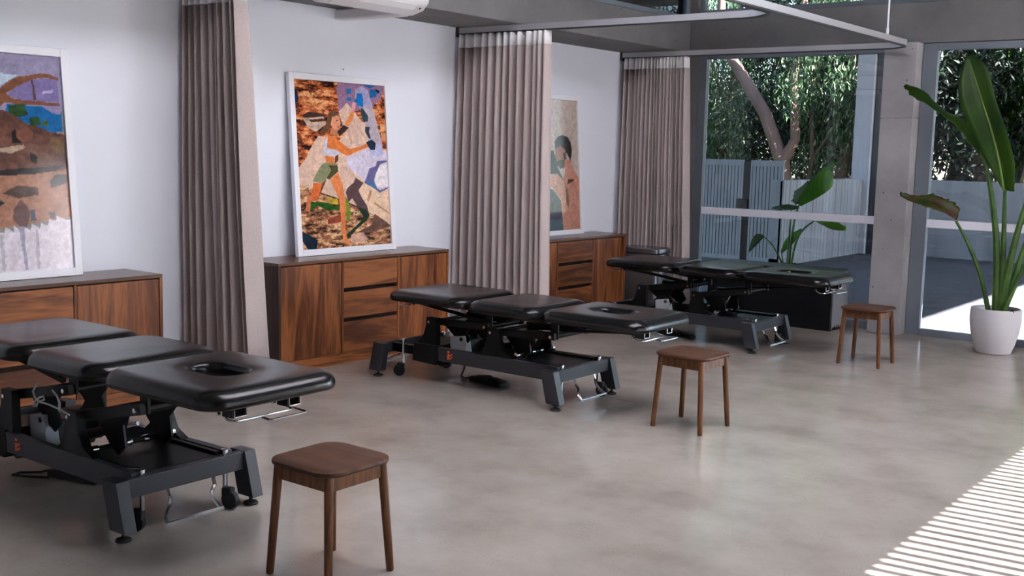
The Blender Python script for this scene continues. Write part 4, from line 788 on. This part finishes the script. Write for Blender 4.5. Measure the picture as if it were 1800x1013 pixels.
        MB().tube([(px, -.2, pz), (px, .2, pz)], .013, 10).build('cross_bar', K, r, smooth=True)
    # actuators between the base and the rocker
    MB().tube([(-.10, .03, .22), (.16, .03, .30)], .024, 12).build('actuator', K, r, smooth=True)
    MB().tube([(.16, .03, .30), (.36, .03, .36)], .010, 8).build('actuator_rod', M['chrome'], r, smooth=True)
    MB().tube([(.37, -.06, .30), (.44, -.06, zl - .04)], .008, 8).build('actuator_rod', M['chrome'], r, smooth=True)
    # frames beneath the pads
    for s in (-1, 1):
        MB().box(.02, .60, s * .19 - .015, s * .19 + .015, zp - .034, zp - .002).build('pad_frame', K, r, bevel=.003)
        MB().box(.63, 1.26, s * .17 - .012, s * .17 + .012, zp - .034, zp + .002).build('pad_frame', K, r, bevel=.003)
        MB().box(-.62, -.03, s * .17 - .012, s * .17 + .012, zp - .020, zp + .004).build('pad_frame', K, r, bevel=.003)
        MB().tube([(-.56, s * .15, zp - .022), (-.22, s * .15, zp - .055), (.05, s * .15, zp - .09)], [.010, .013, .016], 8).build('gas_strut', K, r, smooth=True)
        MB().tube([(.70, s * .15, zp - .075), (1.16, s * .15, zp - .028)], .010, 8).build('gas_strut', K, r, smooth=True)
        MB().tube([(-.60, s * .17 - .015, zp - .03), (-.60, s * .17 + .015, zp - .03)], .008, 8).build('bolt', M['chrome'], r, smooth=True)
    MB().tube([(-.62, -.19, zp - .035), (-.62, .19, zp - .035)], .006, 6).tube([(-.62, -.19, zp - .035), (-.70, -.19, zp - .045), (-.73, -.19, zp - .05)], .006, 6).build('release_lever', M['chrome'], r, smooth=True)
    # brackets and wire handles at the head end
    for yb in (-.20, .075):
        br = MB().box(1.27, 1.335, yb - .004, yb + .004, zp - .045, zp + .01).box(1.27, 1.335, yb + .055, yb + .063, zp - .045, zp + .01).box(1.27, 1.335, yb, yb + .06, zp - .045, zp - .039).build('bracket', K, r, bevel=.002)
        MB().tube([(1.337, yb + .005, zp - .041), (1.337, yb + .062, zp - .041)], .004, 6).tube([(1.337, yb + .062, zp - .041), (1.337, yb + .062, zp - .003)], .003, 6).tube([(1.337, yb + .004, zp - .041), (1.337, yb + .004, zp - .010)], .003, 6).build('bracket_edge', M['chrome'], r, smooth=True)
        MB().tube([(1.262, yb - .008, zp - .036), (1.262, yb - .022, zp - .036)], .008, 8).build('bolt', M['chrome'], r, smooth=True)
    zw = zp - .062
    MB().tube([(1.25, -.185, zp - .045), (1.28, -.185, zw), (1.315, -.18, zw), (1.325, -.165, zw), (1.325, .10, zw), (1.315, .115, zw), (1.25, .12, zw + .01)], .005, 8).build('wire_handle', M['chrome'], r, smooth=True)
    MB().tube([(1.33, -.055, zw - .004), (1.375, -.055, zw - .006), (1.385, -.045, zw - .006), (1.385, .125, zw - .006), (1.375, .135, zw - .006), (1.25, .135, zw)], .005, 8).build('wire_handle', M['chrome'], r, smooth=True)
    # control box, cable, marks on the near beam
    cb = MB().prism([(-.255, .13), (-.265, .325), (-.14, .345), (-.115, .22), (-.075, .15)], -.15, -.08).build('control_box', M['plastic_white'], r, bevel=.006)
    MB().tube([(-.16, -.151, .320), (-.16, -.154, .320)], .014, 12).build('socket', M['steel_grey'], cb, smooth=True)
    MB().tube([(-.15, -.15, .33), (-.12, -.16, .325), (-.10, -.16, .30), (-.115, -.155, .27), (-.15, -.15, .26)], .004, 5).build('cable', M['plastic_white'], cb, smooth=True)
    yf = -.2633
    lg = MB()
    lg.prism([(-.178 + .012 * math.cos(q * PI / 4), .243 + .007 * math.sin(q * PI / 4)) for q in range(8)], yf - .001, yf)
    lg.prism([(-.188, .200), (-.172, .200), (-.172, .232), (-.188, .224)], yf - .001, yf)
    lg.prism([(-.174, .219), (-.142, .236), (-.142, .225), (-.174, .208)], yf - .0012, yf)
    lg.prism([(-.174, .200), (-.142, .215), (-.142, .204), (-.160, .193), (-.188, .188), (-.188, .200)], yf - .0012, yf)
    o = lg.build('logo_mark', M['orange'], r); o['label'] = 'orange logo mark on the near beam'
    cu = bpy.data.curves.new('lettering', 'FONT'); cu.body = 'ATHLEGEN'; cu.size = .026; cu.extrude = .0006; cu.materials.append(M['orange_dim'])
    tx = bpy.data.objects.new('beam_lettering', cu); COL.objects.link(tx); tx.location = (-.05, yf, .196); tx.rotation_euler = (PI / 2, 0, 0)
    dg = bpy.context.evaluated_depsgraph_get(); me = bpy.data.meshes.new_from_object(tx.evaluated_get(dg)); bpy.data.objects.remove(tx)
    t2 = mesh_obj('beam_lettering', me, r); t2.location = (-.05, yf + .0222, .196); t2.rotation_euler = (PI / 2, 0, 0); t2['label'] = 'small dull orange lettering'
    return r
table(1.735, 2.882, .632, 'black three-section treatment table nearest the camera with its pads raised', .07)
table(1.70, 6.003, .556, 'black three-section treatment table in the middle, lowered, in front of the wide curtain')
table(1.71, 8.810, .602, 'black three-section treatment table furthest back, in front of the black planter')
def pedal(x, y, rz, label, loop):
    p = empty('foot_switch', (x, y, 0), rz); tag(p, label, 'foot switch', 'foot switches under the tables')
    MB().prism([(-.15, 0), (-.15, .035), (-.03, .05), (.02, .035), (.15, .022), (.16, 0)], -.05, .05).build('housing', M['rubber'], p, bevel=.008)
    MB().prism([(.03, .036), (.14, .028), (.14, .034), (.03, .046)], -.04, .04).build('pedal_plate', M['steel_black'], p, bevel=.003)
    MB().tube(loop, .006, 6).build('cable', M['rubber'], p, smooth=True)
pedal(1.66, 6.02, -.1, 'black foot switch with looped cable under the middle table', [(-.14, 0, .03), (-.2, -.03, .008), (-.28, 0, .008), (-.30, .05, .05), (-.28, .05, .16)])
pedal(1.62, 8.80, -.1, 'black foot switch hidden under the furthest table', [(-.14, 0, .03), (-.2, -.03, .008), (-.28, 0, .008), (-.30, .05, .05), (-.28, .05, .16)])
pedal(1.60, 2.90, .25, 'black foot switch with looped cable under the table nearest the camera', [(-.14, 0, .03), (-.22, -.02, .008), (-.30, -.07, .008), (-.30, -.12, .008), (-.2, -.1, .008), (-.12, -.07, .008), (-.08, .05, .06), (-.08, .08, .16)])
wc = MB().tube([(1.796, 2.6, 0.555), (1.755, 2.6, 0.507), (1.772, 2.6, 0.478), (1.81, 2.6, 0.469), (1.849, 2.6, 0.483), (1.841, 2.6, 0.497), (1.807, 2.6, 0.486), (1.762, 2.6, 0.458), (1.751, 2.6, 0.438), (1.78, 2.6, 0.443), (1.796, 2.6, 0.466), (1.882, 2.6, 0.467), (1.974, 2.6, 0.459), (2.051, 2.6, 0.446)], .0045, 6).tube([(1.918, 2.6, 0.537), (1.954, 2.6, 0.517), (1.976, 2.6, 0.485), (1.969, 2.6, 0.448)], .0045, 6).build('looped_cable', M['plastic_white'], None, smooth=True)
tag(wc, 'white cable with small loops hanging from the nearest table', 'cable')
# ---------------------------------------------------------------- stools
def stool_proto(x, y, rz, label):
    r = empty('stool', (x, y, 0), rz); tag(r, label, 'stool', 'dark wooden stools')
    H = .46; bm = bmesh.new(); rings = []
    for d, z in ((.012, -.024), (.004, -.020), (0.0, -.012), (.002, -.004), (.010, 0.0), (.06, -.0015), (.12, -.003)):
        R = rr(-.178, .178, -.178, .178, .075, d, 6)
        # bowed edges
        rings.append([(px * (1 + .05 * (1 - (py / .178) ** 2)), py * (1 + .05 * (1 - (px / .178) ** 2)), H + z) for px, py in R])
    V = [[bm.verts.new(p) for p in q] for q in rings]; n = len(V[0])
    for A, B in zip(V, V[1:]):
        for k in range(n): bm.faces.new([A[k], A[(k+1) % n], B[(k+1) % n], B[k]])
    bm.faces.new(V[-1]); bm.faces.new(V[0][::-1]); m = MB(); m.bm.free(); m.bm = bm; m.build('seat', M['stool_seat'], r, smooth=True)
    top, bot = .138, .163
    for a in (-1, 1):
        for b in (-1, 1):
            pts = [(a * bot, b * bot, 0), (a * bot, b * bot, .006), (a * (bot * .5 + top * .5), b * (bot * .5 + top * .5), .22), (a * top, b * top, .438)]
            MB().tube([Vector(p) - Vector((a * bot, b * bot, 0)) for p in pts], [.0135, .0155, .017, .018], 14).build('leg', M['stool_leg'], r, smooth=True).location = (a * bot, b * bot, 0)
    for s in (-1, 1):
        MB().box(-.125, .125, s * .136 - .010, s * .136 + .010, .378, .437).build('apron', M['stool_leg'], r, bevel=.002)
        MB().box(s * .136 - .010, s * .136 + .010, -.125, .125, .378, .437).build('apron', M['stool_leg'], r, bevel=.002)
    return r
st = stool_proto(3.402, 2.880, 0.0, 'dark wooden stool nearest the camera, its front feet cut off by the picture edge')
for x, y, rz, lb in ((3.318, 5.912, -.04, 'dark wooden stool beside the head of the middle treatment table'), (3.362, 8.728, .0, 'dark wooden stool furthest back, in front of the concrete column')):
    c = copy_tree(st); c.location = (x, y, 0); c.rotation_euler.z = rz; c['label'] = lb
# ---------------------------------------------------------------- bin and planter in the far corner
b = empty('pedal_bin', (.535, 9.98, 0)); tag(b, 'tall grey metal bin in the far corner, behind the furthest table', 'bin')
MB().prism([(x, y) for x, y in rr(-.225, .225, -.15, .15, .05, 0, 5)], .02, .60, 'z').build('body', M['bin'], b, bevel=.004)
MB().prism([(x, y) for x, y in rr(-.23, .23, -.155, .155, .05, 0, 5)], .605, .665, 'z').build('lid', M['bin'], b, bevel=.015, seg=3)
MB().prism([(x, y) for x, y in rr(-.22, .22, -.145, .145, .05, 0, 5)], .0, .02, 'z').build('base', M['rubber'], b)
MB().box(-.06, .06, -.19, -.14, .01, .025).build('foot_pedal', M['chrome'], b, bevel=.004)
pl = empty('woven_planter', (1.87, 10.255, 0)); tag(pl, 'long black box planter with a woven end below the left window', 'planter')
MB().box(-.64, .67, -.205, .205, 0.0, .57).build('box_body', M['planter'], pl, bevel=.02, seg=3)
wv = MB()
for k in range(-20, 60):
    for s in (-1, 1):
        ya, za = -.19, .02 + k * .022
        # diagonal cords crossing on the end face
        t0, t1 = 0.0, .32
        z0 = za if s > 0 else za + .32; z1 = za + .32 if s > 0 else za
        lo, hi = .02, .55
        def cl(y0_, z0_, y1_, z1_):
            P = []
            for i in range(9):
                f = i / 8; z = z0_ + (z1_ - z0_) * f
                if lo <= z <= hi: P.append((.671 + .002 * s, y0_ + (y1_ - y0_) * f, z))
            return P
        P = cl(ya, z0, ya + .38, z1)
        if len(P) > 1: wv.tube([P[0], P[-1]], .0036, 4)
wo = wv.build('woven_cords', plain('grey_woven_cord', (.30, .31, .34), .4), pl); wo['kind'] = 'stuff'; wo['label'] = 'criss-cross woven cords on the end face'
# ---------------------------------------------------------------- plants
def cat(P, n):
    P = [Vector(p) for p in P]; P = [P[0] * 2 - P[1]] + P + [P[-1] * 2 - P[-2]]; out = []
    m = len(P) - 3
    for i in range(n + 1):
        t = i / n * m; k = min(int(t), m - 1); f = t - k; a, b, c, d = P[k:k+4]
        out.append(.5 * ((2 * b) + (c - a) * f + (2 * a - 5 * b + 4 * c - d) * f * f + (3 * b - a - 3 * c + d) * f ** 3))
    return out
def blade(name, mid, left, right, mat, parent, n=26, ragged=0.0, seed=1):
    """leaf blade from midrib and edge polylines (world coords), veined by slight pleats"""
    rng = random.Random(seed); m, L, R = cat(mid, n), cat(left, n), cat(right, n); o = parent.location; bm = bmesh.new(); rows = []
    for i in range(n + 1):
        row = []
        for side, E in ((0, L), (1, R)):
            e = E[i] + (m[i] - E[i]) * (rng.uniform(0, ragged) if 0 < i < n else 0)
            for f in (1.0, .66, .33) if side == 0 else (.33, .66, 1.0):
                if side == 1 and f == .33: row.append(m[i])
                q = m[i].lerp(e, f); q = q + Vector((0, -.004 if i % 2 else .004, 0)) * f; row.append(q)
        rows.append([bm.verts.new(q - o) for q in row])
    for A, B in zip(rows, rows[1:]):
        for k in range(len(A) - 1): bm.faces.new([A[k], A[k+1], B[k+1], B[k]])
    mb = MB(); mb.bm.free(); mb.bm = bm; ob = mb.build(name, mat, parent); ob.data.shade_smooth()
    s = ob.modifiers.new('solid', 'SOLIDIFY'); s.thickness = .0016
    return ob
def ribbon(pts, w0, nrm=(0, 0, 1)):
    nrm = Vector(nrm); P = [Vector(p) for p in pts]; L, R = [], []
    for i, p in enumerate(P):
        d = (P[min(i+1, len(P)-1)] - P[max(i-1, 0)]).normalized(); s = d.cross(nrm).normalized(); w = w0[i]
        L.append(p + s * w); R.append(p - s * w)
    return L, R
def stalk(pts, r0, r1, parent, mat=None):
    P = cat(pts, 14); MB().tube([q - parent.location for q in P], [1.25 * (r0 + (r1 - r0) * i / 14) for i in range(15)], 8).build('stalk', mat or M['stem'], parent, smooth=True)
pt = empty('plant_pot', (4.005, 10.02, 0)); tag(pt, 'pale grey rounded pot standing before the right-hand window', 'pot')
MB().lathe([(.125, 0), (.140, .006), (.168, .08), (.192, .18), (.204, .27), (.205, .33), (.200, .385), (.190, .388), (.188, .35), (.180, .33)], (0, 0, 0), 48).build('pot_body', M['pot'], pt, smooth=True)
MB().lathe([(.186, .325), (.12, .337), (.0001, .345)], (0, 0, 0), 32).build('soil', M['soil'], pt)
pp = empty('strelitzia_plant', (4.005, 10.02, .34)); tag(pp, 'tall plant with paddle leaves growing from the pale grey pot', 'plant')
Y = 10.0
def W(x, z, y=0.0): return (x, Y + y, z)
# big upright leaf
blade('leaf', [W(3.999,1.391), W(3.943,1.652,-.02), W(3.871,1.889,-.03), W(3.769,2.151,-.02), W(3.684,2.367), W(3.617,2.521,.03)],
      [W(3.985,1.40,.0), W(3.842,1.650,-.07), W(3.719,1.888,-.09), W(3.608,2.128,-.09), W(3.580,2.321,-.05), W(3.600,2.520,.03)],
      [W(4.085,1.385,-.02), W(4.075,1.631,-.05), W(3.995,1.890,-.07), W(3.885,2.174,-.07), W(3.801,2.411,-.04), W(3.650,2.535,.03)], M['leaf'], pp, 30)
stalk([W(4.035,.36,.02), W(4.027,.887,.01), W(4.005,1.40)], .026, .012, pp)
mr = cat([W(4.003,1.37), W(3.943,1.652,-.024), W(3.871,1.889,-.034), W(3.769,2.151,-.024), W(3.684,2.367,-.004), W(3.630,2.49,.02)], 16)
MB().tube([q - pp.location + Vector((0, -.003, 0)) for q in mr], [.010 - .0075 * i / 16 for i in range(17)], 6).build('midrib', plain('pale_midrib', (.16, .26, .06), .4), pp, smooth=True)
# arching leaf to the upper left, seen edge on
stalk([W(4.008,.36), W(3.977,.884), W(3.908,1.315), W(3.849,1.554), W(3.777,1.72)], .028, .010, pp)
mid = [W(3.800,1.67), W(3.777,1.74), W(3.688,1.864), W(3.586,1.974), W(3.437,2.062), W(3.245,2.205), W(3.105,2.285)]
lo, up = ribbon(mid, [.012, .035, .05, .055, .03, .06, .015], (0, 1, 0))
blade('leaf', mid, [a + Vector((0, -.10, 0)) * f for a, f in zip(lo, (.1, .5, .8, 1, .9, 1, .2))], [a + Vector((0, .08, -.03)) * f for a, f in zip(up, (.1, .5, .8, 1, .9, 1, .2))], M['leaf'], pp, 26, .45, 4)
# low yellowing leaf to the left
stalk([W(3.948,.36), W(3.853,.678), W(3.730,.939), W(3.623,1.115)], .018, .009, pp)
blade('leaf', [W(3.628,1.112), W(3.56,1.205,-.02), W(3.414,1.262,-.02), W(3.30,1.27,-.02), W(3.21,1.285,-.01), W(3.126,1.32)],
      [W(3.640,1.125,-.02), W(3.497,1.187,-.07), W(3.40,1.215,-.09), W(3.322,1.240,-.08), W(3.22,1.268,-.04), W(3.128,1.305)],
      [W(3.645,1.16,.0), W(3.645,1.245,.02), W(3.538,1.310,.03), W(3.414,1.345,.04), W(3.28,1.325,.03), W(3.124,1.345)], M['leaf_old'], pp, 30, .30, 8).__setitem__('label', 'yellowing brown-edged leaf')
# stalks leaning to the right, leaves beyond
for k, (q, r0) in enumerate((([W(4.037,.36), W(4.098,.844), W(4.168,1.232), W(4.30,1.75)], .030), ([W(4.05,.36,.04), W(4.12,.65,.05), W(4.189,.947,.05), W(4.36,1.5,.06)], .024), ([W(4.07,.36,-.03), W(4.14,.56,-.05), W(4.205,.733,-.06), W(4.42,1.25,-.08)], .022))):
    stalk(q, r0, .012, pp)
    e = Vector(q[-1]); tip = e + Vector((.35 + .1 * k, .0, .55 - .15 * k)); mid = [e, e.lerp(tip, .3) + Vector((0, 0, .05)), e.lerp(tip, .6) + Vector((0, 0, .07)), e.lerp(tip, .85) + Vector((0, 0, .04)), tip]
    a, c = ribbon(mid, [.02, .10, .12, .08, .01], (0, 1, 0)); blade('leaf', mid, a, c, M['leaf'], pp, 18, .1, k)
# fallen leaf litter at the pot rim
o = blade('leaf', [W(4.14,.34,-.08), W(4.15,.375,-.10), W(4.165,.40,-.11)], [W(4.13,.345,-.1), W(4.135,.375,-.12), W(4.16,.40,-.11)], [W(4.16,.345,-.08), W(4.175,.375,-.09), W(4.17,.40,-.11)], M['leaf_old'], pp, 6)
# outdoor potted plant
po = empty('plant_pot', (.98, 12.6, 0)); tag(po, 'dark pot on the terrace, hidden behind the furthest treatment table', 'pot')
MB().lathe([(.14, 0), (.15, .01), (.20, .30), (.205, .34), (.19, .34), (.185, .30), (.0001, .30)], (0, 0, 0), 28).build('pot_body', M['steel_black'], po, smooth=True)
op = empty('paddle_leaf_plant', (.98, 12.6, .3)); tag(op, 'outdoor plant with paddle leaves seen through the left window, over its white rail', 'plant')
Y = 12.6
stalk([W(.98,.28), W(.99,.60), W(1.03,.90), W(1.072,1.06)], .016, .008, op)
stalk([W(.96,.28), W(.965,.65), W(.974,1.01)], .014, .008, op)
stalk([W(1.0,.28), W(1.06,.62), W(1.15,.78), W(1.275,.885)], .014, .008, op)
stalk([W(.93,.28), W(.86,.40), W(.76,.55), W(.634,.655)], .010, .006, op)
stalk([W(.92,.28), W(.90,.38), W(.88,.49)], .010, .006, op)
blade('leaf', [W(1.072,1.047), W(1.204,1.215,-.02), W(1.33,1.36,-.02), W(1.43,1.475)], [W(1.065,1.07), W(1.135,1.25,-.05), W(1.26,1.41,-.05), W(1.42,1.485)], [W(1.10,1.045), W(1.31,1.17,.03), W(1.455,1.30,.03), W(1.455,1.45)], M['leaf_out'], op, 20)
blade('leaf', [W(1.28,1.40), W(1.36,1.48), W(1.44,1.53), W(1.545,1.595)], [W(1.27,1.42), W(1.34,1.50), W(1.43,1.55), W(1.54,1.60)], [W(1.31,1.40), W(1.39,1.465), W(1.46,1.515), W(1.55,1.59)], M['leaf_out'], op, 12, .2)
blade('leaf', [W(1.06,1.03), W(.96,1.02), W(.85,1.02), W(.72,1.0)], [W(1.06,1.05), W(.96,1.06,.05), W(.86,1.06,.05), W(.72,1.01)], [W(1.05,1.0), W(.95,.99,-.05), W(.85,.985,-.05), W(.72,.99)], M['leaf'], op, 14, .3, 2)
blade('leaf', [W(1.03,1.06), W(1.07,1.16), W(1.12,1.24), W(1.17,1.34)], [W(1.01,1.07), W(.93,1.10,.04), W(.98,1.22,.05), W(1.16,1.35)], [W(1.07,1.07), W(1.11,1.16), W(1.15,1.24), W(1.18,1.34)], M['leaf'], op, 14, .35, 5)
blade('leaf', [W(.64,.66), W(.58,.655), W(.52,.59), W(.45,.44)], [W(.63,.67), W(.55,.68), W(.48,.60), W(.445,.44)], [W(.64,.64), W(.60,.60), W(.54,.53), W(.46,.45)], M['leaf'], op, 12)
blade('leaf', [W(.885,.475), W(.96,.60), W(1.03,.69), W(1.115,.775)], [W(.865,.48), W(.90,.60), W(.99,.71), W(1.11,.78)], [W(.90,.47), W(1.0,.57), W(1.07,.67), W(1.12,.77)], M['leaf_out'], op, 12)
blade('leaf', [W(1.28,.885), W(1.40,.875), W(1.53,.83), W(1.66,.80)], [W(1.28,.90), W(1.42,.91), W(1.56,.88), W(1.665,.83)], [W(1.29,.87), W(1.40,.82), W(1.52,.785), W(1.65,.785)], M['leaf_out'], op, 12, .1)
# hairline crack in the floor beside the middle table
cr = MB().box(2.60, 2.75, 6.222, 6.227, 0.0, .0006).build('floor_crack', M['steel_grey'], None); tag(cr, 'short dark saw cut in the floor beside the middle table', 'floor mark')
